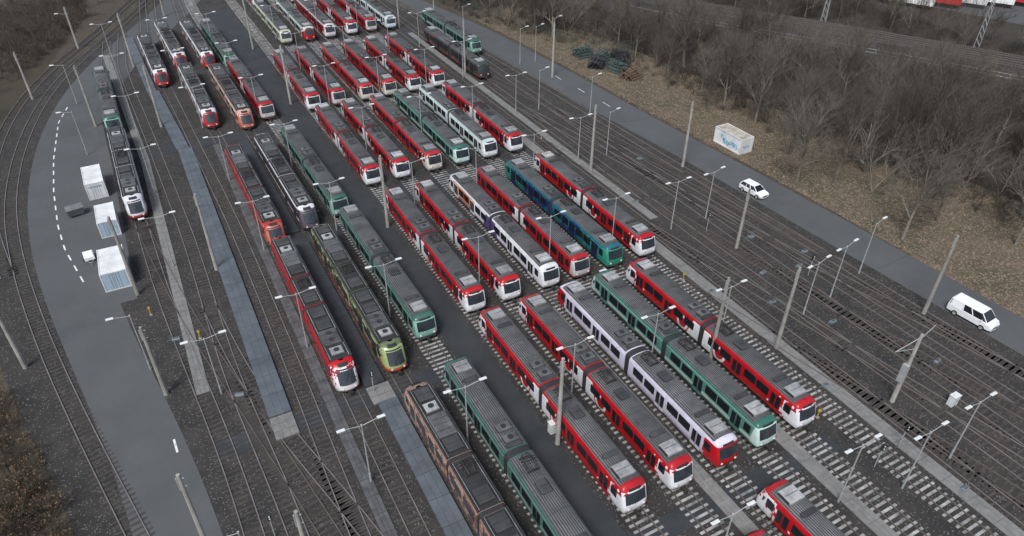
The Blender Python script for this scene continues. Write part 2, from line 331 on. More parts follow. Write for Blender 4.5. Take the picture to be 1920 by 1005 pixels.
def panto_mesh():
    mb=MB(); r=.035
    for x in(-.55,.55): mb.rod((x,-.8,.12),(x,.8,.12),.055)
    for y in(-.8,.8): mb.rod((-.6,y,.12),(.6,y,.12),.055)
    for x in(-.5,.5):
        for y in(-.7,.7): mb.rod((x,y,-.1),(x,y,.12),.08,None,6,1)
        mb.rod((x,-.7,.16),(x*.6,.9,.42),r); mb.rod((x*.6,.9,.42),(x*.8,-.1,.72),r)
        mb.rod((x,.7,.16),(x*.6,-.9,.40),r); mb.rod((x*.6,-.9,.40),(x*.8,.1,.70),r)
    for y in(-.15,.15):
        mb.rod((-.62,y,.74),(.62,y,.74),.045); mb.rod((-.62,y,.74),(-.85,y,.60),.04); mb.rod((.62,y,.74),(.85,y,.60),.04)
    mb.rod((-.3,.9,.42),(.3,.9,.42),r); mb.rod((-.3,-.9,.40),(.3,-.9,.40),r)
    return mb.mesh('pantograph',[m_copper,m_insul])
panto=panto_mesh()
def hl_mesh():
    mb=MB(); mb.rod((0,0,0),(0,-.04,0),.12,.11,12,0); mb.rod((.30,.03,0),(.30,-.01,0),.08,.08,10,1); return mb.mesh('headlight',[m_light,m_rlight])
hlm=hl_mesh()
def coup_mesh():
    mb=MB(); mb.box(-.14,.14,-.5,.1,.48,.68,0,.03); mb.box(-.22,.22,-.62,-.46,.42,.74,0,.03); return mb.mesh('coupler',[m_under])
coup=coup_mesh()
def wiper_mesh(K):
    mb=MB(); a=cap(K,-1,-.15,1.6,.04); b=cap(K,-1,.35,2.25,.05); mb.rod(a,b,.018); return mb.mesh('wiper',[m_black])
def under_mesh(K):
    mb=MB(); 
    for a,b in((-11.6,-7.6),(-6.6,-2.2),(2.2,6.6),(7.6,11.6)): mb.box(-1.15,1.15,a,b,.34,.66,0,.04)
    mb.box(-1.0,1.0,-12.9,12.9,.5,.64,0); return mb.mesh('underframe',[m_under])
underB=under_mesh(KB)
def mirror_mesh():
    mb=MB(); mb.rod((0,0,0),(.18,-.12,.02),.02); mb.box(.12,.26,-.2,-.12,-.22,.16,0,.02); return mb.mesh('mirror',[m_black])
mirr=mirror_mesh()
TPL={}
def template(kind,liv):
    if (kind,liv) in TPL: return TPL[(kind,liv)]
    K=KB if kind=='B' else KL; L=LIV[liv]; parts=[]; A=lambda *a:parts.append(a)
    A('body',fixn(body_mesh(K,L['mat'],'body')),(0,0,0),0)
    key='_'+kind
    if key not in TPL:
        T={}
        T['ws']=patch(K,-1,-.93,.93,1.62 if kind=='B' else 1.25,2.76 if kind=='B' else 2.75,.012,m_wind,'windscreen')
        T['dd']=patch(K,-1,-.6,.6,2.88,3.08,.014,m_black,'destination_display',8,3)
        T['wp']=wiper_mesh(K)
        T['bp']=patch(K,-1,-.97,.97,.62 if kind=='B' else .3,.82 if kind=='B' else .44,.02,m_bump,'bumper',10,2)
        TPL[key]=T
    T=TPL[key]
    for r in(0,math.pi):
        A('windscreen',T['ws'],(0,0,0),r); A('destination_display',T['dd'],(0,0,0),r); A('wiper',T['wp'],(0,0,0),r); A('bumper',T['bp'],(0,0,0),r)
        s=-1 if r==0 else 1; zz=1.15 if kind=='B' else .85
        for u in(-.72,.72):
            p=cap(K,s,u,zz,.0); A('headlight',hlm,(p[0],p[1],zz),r)
        A('coupler',coup,(0,s*K['Lh'],0 if kind=='B' else -.12),r)
        for sx in(-1,1): A('mirror',mirr,(sx*1.22,s*(K['Lh']-1.0),2.3),0 if sx>0 else math.pi)
    if kind=='B':
        dm=door_mesh(1.35,.72,2.72,L['dmat'],'door')
        for sx in(1,-1):
            r=0 if sx>0 else math.pi
            for s in(1,-1):
                for y in(9.2,7.45,3.85,2.0): A('window',win16,(sx*1.322,s*y,2.12),r)
                A('window',win08,(sx*1.312,s*12.45,2.12),r)
                for y in(11.0,5.6): A('door',dm,(sx*1.322,s*y,0),r)
        A('bellows',bellB,(0,0,0),0); A('roof_cover',rcB,(0,0,0),0); A('underframe',underB,(0,0,0),0)
        for y in(-10,0,10): A('bogie',bogie,(0,y,0),0)
        for s in(1,-1): A('roof_box',bx_ac,(0,s*11.8,3.36),0); A('roof_box',bx_f,(0,s*9.9,3.38),0)
        A('roof_box',bx_ac2,(0,1.5,3.38),0); A('roof_box',bx_ac2,(0,2.9,3.38),0); A('roof_box',bx_d,(0,-4.4,3.38),0); A('roof_box',bx_f,(0,.8,3.38),0)
        A('pantograph',panto,(0,-1.9,3.5),0)
    else:
        dm=door_mesh(1.4,.38,2.62,L['dmat'],'door')
        for sx in(1,-1):
            r=0 if sx>0 else math.pi
            for s in(1,-1):
                A('window',win20,(sx*1.322,s*9.15,2.0),r); A('window',win16,(sx*1.322,s*4.75,2.0),r)
                A('window',win08,(sx*1.318,s*12.55,2.0),r)
                for y in(11.2,6.6): A('door',dm,(sx*1.322,s*y,0),r)
                A('window',win20,(sx*1.322,s*1.3,2.0),r)
        for y in K['joints']: A('bellows',bellL,(0,y,0),0)
        A('roof_cover',rcL,(0,0,0),0)
        for y in(-10.8,0,10.8): A('bogie',bogie,(0,y,0),0)
        for y,bm in((-11.4,bx_e),(-9.2,bx_a),(-6.8,bx_b),(-4.5,bx_b),(-1.5,bx_b),(4.6,bx_b),(7.0,bx_c),(9.6,bx_e),(11.3,bx_b)): A('roof_box',bm,(0,y,3.2),0)
        A('pantograph',panto,(0,1.5,3.35),0)
    TPL[(kind,liv)]=parts; return parts
RAILZ=.14
def tram(kind,liv,xf,yf,xr,yr,extra):
    ang=-math.atan2(xr-xf,yr-yf); d=Vector((xr-xf,yr-yf)).normalized(); Lh=14.0 if kind=='B' else 14.5
    c=(xf+d.x*Lh,yf+d.y*Lh,RAILZ)
    e=obj('tram',None,loc=c,rz=ang,label=(LIV[liv]['title']+' '+extra),category='tram',group='trams parked in the depot'); e.empty_display_size=1
    for n,me,l,r in template(kind,liv): obj(n,me,e,l,r)
A=[('red',27.2),('red',32.3),('lilac',37.5),('teal',42.3),('red',47.4)]
for i,(l,x) in enumerate(A): tram('B',l,x,27.7,x-.1,55.7,'beside asphalt lane' if i==0 else 'on concrete sleeper track')
for i,(l,x) in enumerate([('red',27.0),('red',31.7),('purple',37.1),('redblack',41.5),('blue',46.5),('red',51.6)]): tram('B',l,x,58.3,x+.0,86.3,'in close parked row')
for i,(l,x) in enumerate([('red',26.5),('red',31.2),('redcream',36.5),('teal',41.2),('whitegreen',46.2),('red',50.9)]): tram('B',l,x,92.6,x,120.6,'beside a cross path')
for i,(l,x) in enumerate([('red',26.3),('redblack',31.0),('redcream',36.4),('redcream',41.0),('red',46.0),('red',51.0)]): tram('B',l,x,124.4,x,152.4,'beside overhead line mast' if i==0 else 'in a close parked row')
for i,(l,x) in enumerate([('cream',30.8),('redgreen',36.0),('red2',40.8),('red',46.0),('redblack',50.7),('whiteblue',55.5)]): tram('B',l,x,163.5,x,191.5,'beside a wide cross path')
for i,(l,x) in enumerate([('red',31.5),('red2',41.0),('green',46.0)]): tram('B',l,x,196,x,224,'parked on siding')
tram('B','red',38.0,-4.5,38.0,23.6,'standing alone on its track'); tram('B','redcream',32.7,-7.2,32.7,20.8,'on ladder track')
tram('B','green',20.3,22,20.3,50.2,'beside asphalt lane'); tram('B','green',20.1,56.6,19.9,84.6,'beside asphalt lane'); tram('B','green',19.5,86.2,19.0,114.4,'beside asphalt lane')
tram('B','redblack',17.9,124,17.1,152,'under overhead line'); tram('B','green',17.0,153.3,16.4,181.3,'under overhead line')
tram('B','green',65.8,138.3,65.4,166.3,'on outer siding by road'); tram('B','dark',60.8,124.6,60.4,152.6,'on outer siding')
tram('L','lcopper',15.6,20.3,15.5,49.6,'beside platform'); tram('L','lgreen',15.4,53.4,15.2,82.4,'beside green tram')
tram('L','lblack',14.9,85.0,14.4,114.0,'beside green tram'); tram('L','lbeige',13.9,122.0,13.2,151,'under overhead line'); tram('L','lwhite',13.1,156,12.2,185,'on curved siding')
tram('L','lred',10.0,53.0,9.9,82,'beside concrete walkway'); tram('L','lorange',9.9,83.0,9.5,112,'coupled to red tram'); tram('L','lwhite',8.5,125.2,8.0,154.2,'beside grey platform'); tram('L','lwhite',7.9,158,6.9,187,'on curved siding')
tram('L','lwhite',3.3,149.5,2.6,178.5,'at platform end'); tram('L','llilac',-5.7,98.8,-6.3,127.8,'beside white containers'); tram('B','green',-6.5,130,-7.0,158,'coupled to lilac tram')

# --------------------------------------------------------- ground surfaces
def sheet(name,L,R,z,mat,n=40,sm=4,**kw):
    def rs(P):
        P=np.array(P,float); d=np.r_[0,np.cumsum(np.hypot(*np.diff(P,axis=0).T))]; t=np.linspace(0,d[-1],n)
        q=np.c_[np.interp(t,d,P[:,0]),np.interp(t,d,P[:,1])]
        for _ in range(sm): q[1:-1]=(q[:-2]+2*q[1:-1]+q[2:])/4
        return q
    a,b=rs(L),rs(R); v=[(*p,z) for p in a]+[(*p,z) for p in b]
    f=[(i,n+i,n+i+1,i+1) for i in range(n-1)]
    me=D.meshes.new(name); me.from_pydata(v,[],f); me.materials.append(mat); me.update()
    if me.polygons[0].normal.z<0: me.flip_normals()
    kw.setdefault('kind','structure'); return obj(name,me,**kw)
S=1500
me=D.meshes.new('ground'); me.from_pydata([(-S,-S,-.05),(S,-S,-.05),(S,S,-.05),(-S,S,-.05)],[],[(0,1,2,3)]); me.materials.append(m_soil)
obj('ground',me,kind='structure')
sheet('ballast_bed',[(-14,-30),(-13,40),(-20,66),(-24,85),(-27,110),(-26,130),(-22,152),(-14,173),(0,196),(15,225),(25,300)],[(82,-30),(79,25),(76,60),(75.5,76),(71.5,120),(69,156),(64,190),(58,225),(50,300)],0.0,m_ballast,60)
sheet('leaf_litter_ground',[(83.5,-20),(83,28),(83,60),(81,99),(79,137),(77,170)],[(140,-20),(112,28),(108,60),(102,90),(100,120),(92,170)],-.02,m_litter)
sheet('wood_floor',[(140,-20),(112,28),(108,60),(102,90),(100,120),(92,170),(84,300)],[(400,-20),(400,28),(400,60),(400,90),(400,120),(400,170),(400,300)],-.012,m_wood)
sheet('rough_grass_ground',[(-90,20),(-90,90),(-90,160),(-90,230)],[(-13.5,20),(-24,80),(-25.5,140),(-8,210)],-.02,m_grass)
roadL=[(-9.6,10),(-10.2,44.6),(-13.8,64.9),(-17.2,81.3),(-19.5,96),(-20.2,111.7),(-18.9,135),(-14.6,156),(-6,180),(6,203),(19,240)]
roadR=[(-3.0,10),(-4.0,42.7),(-5.6,56.6),(-8.1,68.2),(-10.4,82.2),(-11.6,105),(-9.2,138.5),(-3.7,158),(3.9,178),(16.8,203),(28,238)]
sheet('asphalt_road',roadL,roadR,.022,m_asph,90,40)
sheet('service_yard_pavement',[(-12.2,80),(-13.2,95),(-13.3,118),(-11,138)],[(-7.7,80),(-7.9,95),(-8.0,118),(-8.5,138)],.012,m_asph,20)
sheet('service_road',[(78.5,-30),(77.2,25.6),(75.9,45),(75.3,58.7),(74.5,76),(72.2,100),(70.2,120.4),(68.1,156),(63,190),(57,230)],[(86,-30),(83.4,27.8),(82.8,45),(82.4,58),(81.3,76),(79.7,99),(79.2,120),(76.5,156),(71,190),(65,230)],.022,m_asph,60,12)
sheet('asphalt_lane',[(21.9,-30),(21.9,55),(21.6,90),(20.6,120),(19.4,150),(18.6,200)],[(25.5,-30),(25.4,55),(25.0,90),(24.7,120),(24.6,150),(24.6,200)],.022,m_asphd,40)
for a,b,x0,x1 in((50.3,52.8,-3.5,21.7),(86.6,91.9,25.2,54.5),(82.6,85.0,4.5,21.5),(119,122.5,-3,20.5),(120.9,124,24.8,54.5),(153,162.8,20,59),(24.4,26.4,25.6,48.9)):
    sheet('cross_path',[(x0,a),(x1,a)],[(x0,b),(x1,b)],.03,m_asphd,20)
def slab(name,x0,x1,y0,y1,h,mat,seams=None,ms=None,xs=0.0,**kw):
    mb=MB(); mb.box(x0,x1,y0,y1,-.02,h,0,.02)
    if seams:
        y=y0+seams
        while y<y1-.1: mb.box(x0+.02,x1-.02,y-.025,y+.025,h,h+.004,1); y+=seams
        for k in(1,2):
            x=x0+(x1-x0)*k/3; mb.box(x-.012,x+.012,y0+.03,y1-.03,h+.001,h+.006,1)
    if xs:
        mb.v=[(x+xs*(y-y0)/(y1-y0),y,z) for x,y,z in mb.v]
    return obj(name,mb.mesh(name,[mat,ms or mat]),**kw)
slab('walkway',34.2,35.7,-25,55.5,.10,m_walk,2.5,m_conc,kind='structure')
for x,y1 in((44.9,56),(54.6,120)): slab('walkway',x-.8,x+.8,-25,y1,.10,m_walk,2.5,m_boxg,kind='structure')
slab('walkway',7.35,8.5,10,119,.10,m_boxg,2,m_dark,kind='structure'); slab('walkway',-3.9,-2.6,60,118,.10,m_walk,2,m_boxg,kind='structure'); slab('walkway',-3.9,-2.6,118,175,.1,m_walk,2,m_boxg,-2.5,kind='structure')
slab('walkway',58.0,59.3,66,160,.10,m_walk,2.5,m_boxg,kind='structure')
PL=dict(label='long low blue grey platform between tracks',category='platform',group='service platforms between tracks')
slab('service_platform',1.9,4.1,53.3,119.5,.32,m_strip,3.0,m_stripl,**PL); slab('service_platform',1.7,3.7,119.6,148,.32,m_strip,3.0,m_stripl,-1.6,**PL); slab('service_platform',.0,1.7,148.1,185,.32,m_strip,3,m_stripl,-1.2,**PL)
slab('service_platform',12.0,14.0,10,50.2,.32,m_strip,3.0,m_stripl,**PL)
PL2=dict(PL,label='long low dark platform between parked trams')
slab('service_platform',11.6,13.7,52.9,82.4,.32,m_stripl,3.0,m_dark,**PL2); slab('service_platform',11.4,13.3,85.6,118,.32,m_stripl,3.0,m_dark,-.4,**PL2)
slab('path_slab',1.9,4.1,50.2,53.2,.2,m_walk,1,m_boxg,kind='structure'); slab('path_slab',11.6,14.0,50.3,52.8,.2,m_walk,1,m_boxg,kind='structure')
mb=MB(); dl=[(-9.5,60),(-11.9,72),(-13.1,85.8),(-15.2,96),(-15.9,103),(-16.3,114),(-16.2,125.2),(-15.3,140.9),(-13.2,150)]
P=np.array(dl); dd=np.r_[0,np.cumsum(np.hypot(*np.diff(P,axis=0).T))]; s=27
while s<dd[-1]-1:
    p=np.array([np.interp(s,dd,P[:,k]) for k in(0,1)]); q=np.array([np.interp(s+1.5,dd,P[:,k]) for k in(0,1)]); t=(q-p)/np.linalg.norm(q-p); n=np.array([-t[1],t[0]])*.09
    mb.add([(*(p+n),.028),(*(p-n),.028),(*(q-n),.028),(*(q+n),.028)],[(0,1,2,3)]); s+=3.0
for p,q in(((-5.6,42),(-3.6,36)),((-6.7,55),(-6.6,53.2))):
    p=np.array(p);q=np.array(q);t=(q-p)/np.linalg.norm(q-p); n=np.array([-t[1],t[0]])*.1; mb.add([(*(p+n),.028),(*(p-n),.028),(*(q-n),.028),(*(q+n),.028)],[(0,1,2,3)])
for yy in(102,110,118):
    x=interp([(96,76.2),(120,74.8),(156,72.4),(190,67)],yy); mb.box(x-.06,x+.06,yy,yy+2.5,.024,.028)
obj('road_marking',mb.mesh('road_marking',[m_paint]),kind='structure')

# ------------------------------------------------------------------ tracks
def smooth_poly(P,step=1.5):
    P=np.array(P,float); d=np.r_[0,np.cumsum(np.hypot(*np.diff(P,axis=0).T))]; n=max(2,int(d[-1]/step)); t=np.linspace(0,d[-1],n)
    q=np.c_[np.interp(t,d,P[:,0]),np.interp(t,d,P[:,1])]
    if len(P)>2:
        for _ in range(40): q[1:-1]=(q[:-2]+2*q[1:-1]+q[2:])/4
    return q
def track(P,sl='w',shiny=False,z=0.0,sleepers=True,sp=.65):
    q=smooth_poly(P); t=np.gradient(q,axis=0); t/=np.linalg.norm(t,axis=1)[:,None]; nrm=np.c_[-t[:,1],t[:,0]]
    mb=MB()
    for s in(-.75,.75):
        c=q+nrm*s; n=len(q); vs=[]
        for i in range(n):
            for dx,zz in((-.085,z+.02),(-.042,z+.14),(.042,z+.14),(.085,z+.02)): vs.append((c[i,0]+nrm[i,0]*dx,c[i,1]+nrm[i,1]*dx,zz))
        for k in range(3): mb.add(vs,[(4*i+k,4*i+k+1,4*i+k+5,4*i+k+4) for i in range(n-1)],1 if k==1 else 0)
    o=obj('railway_track',mb.mesh('railway_track',[m_railb,m_railbt] if shiny else [m_rail,m_railt]),kind='structure')
    if sleepers:
        d=np.r_[0,np.cumsum(np.hypot(*np.diff(q,axis=0).T))]; ss=np.arange(.3,d[-1],sp)
        cx=np.interp(ss,d,q[:,0]); cy=np.interp(ss,d,q[:,1]); tx=np.interp(ss,d,t[:,0]); ty=np.interp(ss,d,t[:,1]); m2=MB()
        for a,b,u,v in zip(cx,cy,tx,ty):
            j=random.uniform(-.05,.05); k=random.uniform(-.05,.05); a+=u*k; b+=v*k; h=(.055 if sl=='c' else .035)+z; L=1.25+j; w=.12; e=[(-L,-w),(L,-w),(L,w),(-L,w)]
            pts=[(a-v*x+u*y,b+u*x+v*y) for x,y in e]; vs=[(*p,-.01+z) for p in pts]+[(*p,h) for p in pts]
            m2.add(vs,[(0,1,5,4),(1,2,6,5),(2,3,7,6),(3,0,4,7),(4,5,6,7)])
        obj('sleepers',m2.mesh('sleepers',[m_sleeper if sl=='c' else m_wsleeper]),o,kind='stuff')
for x in(27.1,32.0,37.1,41.6,46.6): track([(x+.5,-30),(x+.3,28),(x-.1,58),(x-.1,92),(x-.7,125),(x-.9,230)],'c')
track([(52.2,-30),(51.9,28),(51.6,58),(51.3,92),(51,125),(50.7,230)],'c')
track([(56.9,-30),(56.6,40),(56.4,100),(56,150),(55.5,230)],'w',True); track([(61.4,-30),(61.0,60),(60.8,125),(60.2,230)],'w',True); track([(65.0,-30),(65.7,60),(65.8,125),(65.4,160),(62,230)],'w',True)
track([(76,-30),(74,22),(73,52),(71.6,80),(69.5,130),(66,180),(60,230)],'w',True)
track([(70.5,-30),(69.8,25),(69,60),(65.9,105)],'w',True); track([(73.4,45),(71,70),(67,100),(61,135)],'w'); track([(74.5,20),(70.5,45),(66,75),(61.1,108)],'w',True)
track([(69.9,10),(66,35),(61.5,68),(57,95)],'w'); track([(65.2,5),(61,35),(56.6,65)],'w',True); track([(61.3,-5),(57,25),(52,55)],'w')
track([(20.6,-30),(20.2,50),(19.8,85),(18.9,115),(17.2,150),(16,200),(17,230)],'c'); track([(15.8,-30),(15.4,50),(15,86),(13.8,122),(12.2,186),(14,230)],'w',True); track([(10.2,-30),(10.1,50),(9.8,86),(8.4,125),(6.9,188),(10,230)],'w',True)
track([(6.6,-30),(5.6,40),(5.9,60),(5.8,90),(4.4,130),(2.6,180),(6,225)],'w',True); track([(2,-30),(1.2,42),(-.3,60),(-.3,90),(-1.8,130),(-3.4,165),(-1.5,190)],'w',True)
track([(-1,-20),(-2.2,48),(-5.0,80),(-5.7,99),(-6.9,158),(-5,185)],'w',True); track([(5.2,28),(1.5,50),(-2.8,72),(-6,100)],'w')
track([(10,18),(7,35),(1,58),(-.4,75)],'w',True)
track([(-6,15),(-7,30),(-10.9,46.1),(-14.3,60.6),(-17.4,75),(-20.4,93),(-22.1,110.5),(-21.4,129),(-19.0,147),(-14.6,165),(-4,190),(12,230)],'w',True)
track([(-21.5,92),(-24,105),(-25.2,120),(-24.3,138),(-21.8,153),(-17.2,169),(-6.8,193),(7,230)],'w',True)

# --------------------------------------------------------------- masts, lamps
def mast_mesh(h,w=.2):
    mb=MB(); n=8
    vs=[];
    for z,r in((0,w*1.25),(.5,w*1.2),(h,w*.72)):
        for k in range(n): a=2*math.pi*(k+.5)/n; vs.append((r*math.cos(a),r*math.sin(a),z))
    fs=[(i*n+k,i*n+(k+1)%n,(i+1)*n+(k+1)%n,(i+1)*n+k) for i in range(2) for k in range(n)]+[tuple(range(2*n,3*n))]
    mb.add(vs,fs); return mb.mesh('mast',[m_pole])
def fitting_mesh(h):
    mb=MB(); mb.box(-.25,-.17,-.05,.05,h-1.6,h-.3,0)
    for z in(h-.5,h-1.4): mb.rod((-.2,0,z),(.2,0,z),.04,None,6); mb.rod((.18,0,z),(.32,0,z),.05,.03,8)
    return mb.mesh('insulator_bracket',[m_galv])
masts={h:(mast_mesh(h),fitting_mesh(h)) for h in(9.0,11.0)}
MP=[(-19.3,72.7,9),(.6,130.7,11),(-9.5,136,11),(-19.4,155,9),(-6.6,61.6,9),(23.2,130.5,11),(58.6,82.3,11),(72.5,76.7,11),(73.8,34.1,11),(63.8,54.9,9),(46.2,39.8,11),(-7.6,80.9,11),(1.7,81.8,11),(53.9,37.8,11),(58.4,26.3,9),(25.4,37.5,11),(24.4,81.3,11),(23.4,165,11),(59,130,11),(57.9,165,11),(-10.8,183,9),(-1,165,11),(67.5,166,11),(-5.5,40,11),(1.2,33,11),(9,200,9),(74,120,11)]
for x,y,h in MP:
    e=obj('overhead_line_mast',masts[h][0],loc=(x,y,0),label='tall tapered concrete overhead line mast beside tracks',category='mast',group='overhead line masts'); obj('insulator_bracket',masts[h][1],e)
mb=MB(); mb.rod((0,0,8.6),(-3.4,0,8.2),.05); mb.rod((0,0,7.2),(-3.4,0,8.2),.04); mb.rod((0,0,8.3),(2.4,.3,9),.04); mb.box(-.5,-.1,-.3,.3,3.0,5.2,0)
obj('cross_arm',mb.mesh('cross_arm',[m_galv]),D.objects['overhead_line_mast.014'])
def lamp_parts(double):
    mb=MB(); mb.rod((0,0,0),(0,0,1.2),.11,.10,8); mb.rod((0,0,1.2),(0,0,7.4),.075,.05,8)
    pole=mb.mesh('lamp_pole',[m_galv]); a=MB()
    a.rod((0,0,7.35),(1.5,0,7.62),.035,.03,6); a.rod((0,0,7.3),(0,0,7.5),.09,None,8)
    if double: a.rod((0,0,7.35),(-1.5,0,7.62),.035,.03,6)
    arm=a.mesh('lamp_arm',[m_galv]); h=MB(); h.box(-.36,.36,-.14,.14,-.03,.10,0,.05); h.box(-.28,.28,-.10,.10,-.05,-.03,1)
    return pole,arm,h.mesh('lamp_head',[m_lamp,m_light])
LPd=lamp_parts(True); LPs=lamp_parts(False)
def lamp(x,y,double=True,rz=0.0):
    P=LPd if double else LPs
    e=obj('street_lamp',P[0],loc=(x,y,0),rz=rz,label='slim double arm yard lamp beside tracks' if double else 'slim single arm lamp beside the road',category='street lamp',group='yard lamps')
    obj('lamp_arm',P[1],e); obj('lamp_head',P[2],e,(1.75,0,7.64))
    if double: obj('lamp_head',P[2],e,(-1.75,0,7.64))
for x in(29.6,39.5,49.2):
    for y in(20.4,41.8,63,84.2,105.7,127,148,170): lamp(x if y>30 else {29.6:29.9,39.5:43.9,49.2:50.1}[x],y if x!=49.2 or y>30 else 18.7)
for y in(41.6,62.8,83.8,105,127,148,170): lamp(17.9 if y<90 else 17.4-(y-90)*.02,y)
for y in(62,83.5,105,127,148,170): lamp(8.0-(y-85)*.025 if y>85 else 8,y)
lamp(8.3,41.6)
for y in(85,106,128,150,172): lamp(-3.0-max(0,y-118)*.03,y)
lamp(-1.6,59.1)
for x,y in((59,62.7),(58.7,86.2),(58.4,106.9),(57.6,128),(57,150),(57,18.9)): lamp(x,y)
for x,y in((65.1,62.6),(73.7,43.3),(66.5,41.5),(61,40.6),(64,85.8),(63.3,107),(75.5,129.7),(71.8,129.8),(81.9,133),(68,150),(70,100)): lamp(x,y,x in(66.5,65.1,61),.15)
for x,y in((-7.6,66.2),(-11.3,124.7),(-12.1,148.6),(-11,183.5),(-2.8,36)): lamp(x,y,False,math.pi)
def wire(name,P,label,r=.012):
    mb=MB()
    for a,b in zip(P,P[1:]): mb.rod(a,b,r,None,3,0,False)
    obj(name,mb.mesh(name,[m_dark]),label=label,category='overhead wire',group='overhead wires')
for x0,x1,y in((-7.6,1.7,81.3),(1.7,24.4,81.5),(24.4,58.6,81.8),(58.6,72.5,79.5),(25.4,46.2,38.6),(46.2,53.9,38.8),(53.9,73.8,36),(.6,23.2,130.6),(23.2,59,130.3),(-9.5,.6,133)):
    wire('span_wire',[(x0+(x1-x0)*t,y,9.6-1.2*4*t*(1-t)) for t in np.linspace(0,1,9)],'thin steel span wire between concrete masts',.014)
for x in(20,27,32,37.1,41.6,46.6,51.6,60.9,15.3):
    wire('contact_wire',[(x,-10,5.7),(x,40,5.6),(x-.1,82,5.6),(x-(.8 if x<30 else .1),130,5.6),(x-(3 if x<22 else .5),200,5.7)],'thin copper contact wire above a track',.010)

# ------------------------------------------------------------ containers etc
def container(x,y,w,l,h,rz,label,trim=None,win=False,text=None,graffiti=False):
    mb=MB(); nrib=int(l/.28)
    mb.box(-w/2+.05,w/2-.05,-l/2+.05,l/2-.05,.12,h-.06,0,0,1)
    for k in range(nrib):
        yy=-l/2+.2+(l-.4)*k/(nrib-1)
        for s in(-1,1): mb.box(min(s*(w/2-.05),s*(w/2-.015)),max(s*(w/2-.05),s*(w/2-.015)),yy-.06,yy+.06,.2,h-.15,0)
        mb.box(-w/2+.15,w/2-.15,yy-.05,yy+.05,h-.06,h-.035,1)
    e=obj('container',None,loc=(x,y,0.03),rz=rz,label=label,category='container',group='site containers'); obj('container_wall',mb.mesh('container_wall',[m_cwhite,m_cbeige if graffiti else m_cwhite]),e)
    f=MB()
    for sx in(-1,1):
        for sy in(-1,1): f.box(sx*w/2-.07,sx*w/2+.07,sy*l/2-.07,sy*l/2+.07,0,h,0)
        f.box(sx*w/2-.05,sx*w/2+.05,-l/2+.07,l/2-.07,0.0,.18,0); f.box(sx*w/2-.05,sx*w/2+.05,-l/2+.07,l/2-.07,h-.12,h,0)
    for sy in(-1,1):
        f.box(-w/2+.07,w/2-.07,sy*l/2-.05,sy*l/2+.05,0,.18,0); f.box(-w/2+.07,w/2-.07,sy*l/2-.05,sy*l/2+.05,h-.12,h,0)
    obj('container_frame',f.mesh('container_frame',[trim or m_cwhite]),e)
    d=MB(); d.box(-w/2+.12,-.02,-l/2-.035,-l/2+.04,.2,h-.16,0); d.box(.02,w/2-.12,-l/2-.035,-l/2+.04,.2,h-.16,0)
    for xx in(-.5,-.2,.2,.5): d.rod((xx,-l/2-.06,.2),(xx,-l/2-.06,h-.2),.02,None,6,1)
    obj('door',d.mesh('door',[m_pblue if trim else m_cwhite,m_galv]),e)
    if win:
        for s in(-1,1): obj('window',win08,e,(s*(w/2-.0),l/4,1.6),0 if s>0 else math.pi)
    for t,xx,sz,rx in (text or []):
        c=D.curves.new('lettering','FONT'); c.body=t; c.size=sz; c.align_x='CENTER'; c.extrude=.004
        to=D.objects.new('tmp',c); COL.objects.link(to); bpy.context.view_layer.update()
        tm=D.meshes.new_from_object(to.evaluated_get(bpy.context.evaluated_depsgraph_get())); D.objects.remove(to); tm.materials.clear(); tm.materials.append(m_blue)
        o=obj('lettering',tm,e,xx); o.rotation_euler=rx
    if graffiti:
        gm=MB(); rr=random.Random(3); x0=-w/2-.02
        for k in range(6):
            cy=-l/2+1.0+k*.66; cz=1.25+rr.uniform(-.3,.35); pr=None; st=rr.uniform(1.0,1.8)
            for a in range(0,11):
                t=a/10*math.pi*st; p=(x0-.004*k,cy+.26*math.cos(t+k),cz+.36*math.sin(t*1.2+k))
                if pr: gm.rod(pr,p,.06,None,4,1 if k in(1,4) else 0)
                pr=p
        for k in range(3): gm.box(x0-.03,x0,-l/2+1.2+k*1.2,-l/2+1.7+k*1.2,.8+.1*k,1.15+.1*k,0)
        pr=None
        for a in range(12):
            p=(-w/2+.4+a*.14,-l/2-.09,1.3+.3*math.sin(a*1.7))
            if pr: gm.rod(pr,p,.03,None,4,0)
            pr=p
        obj('graffiti',gm.mesh('graffiti',[m_turq,m_blue]),e)
    return e
container(-10.5,111.3,2.44,6.06,2.6,.04,'white steel shipping container with blue lettering',text=[('CONTAINER',(1.25,0,.9),.75,(math.pi/2,0,math.pi/2)),('CONTAINER',(0,-3.12,1.9),.32,(math.pi/2,0,0))])
container(-9.5,98.9,2.3,5.2,2.4,.02,'small white site container with pale blue door',trim=m_cwhite)
container(-9.5,86.0,2.8,5.9,2.6,0,'white office container with pale blue front and windows',trim=m_cwhite,win=True)
container(84.6,78.6,2.6,6.06,2.7,.02,'white container with turquoise graffiti beside the road',graffiti=True)
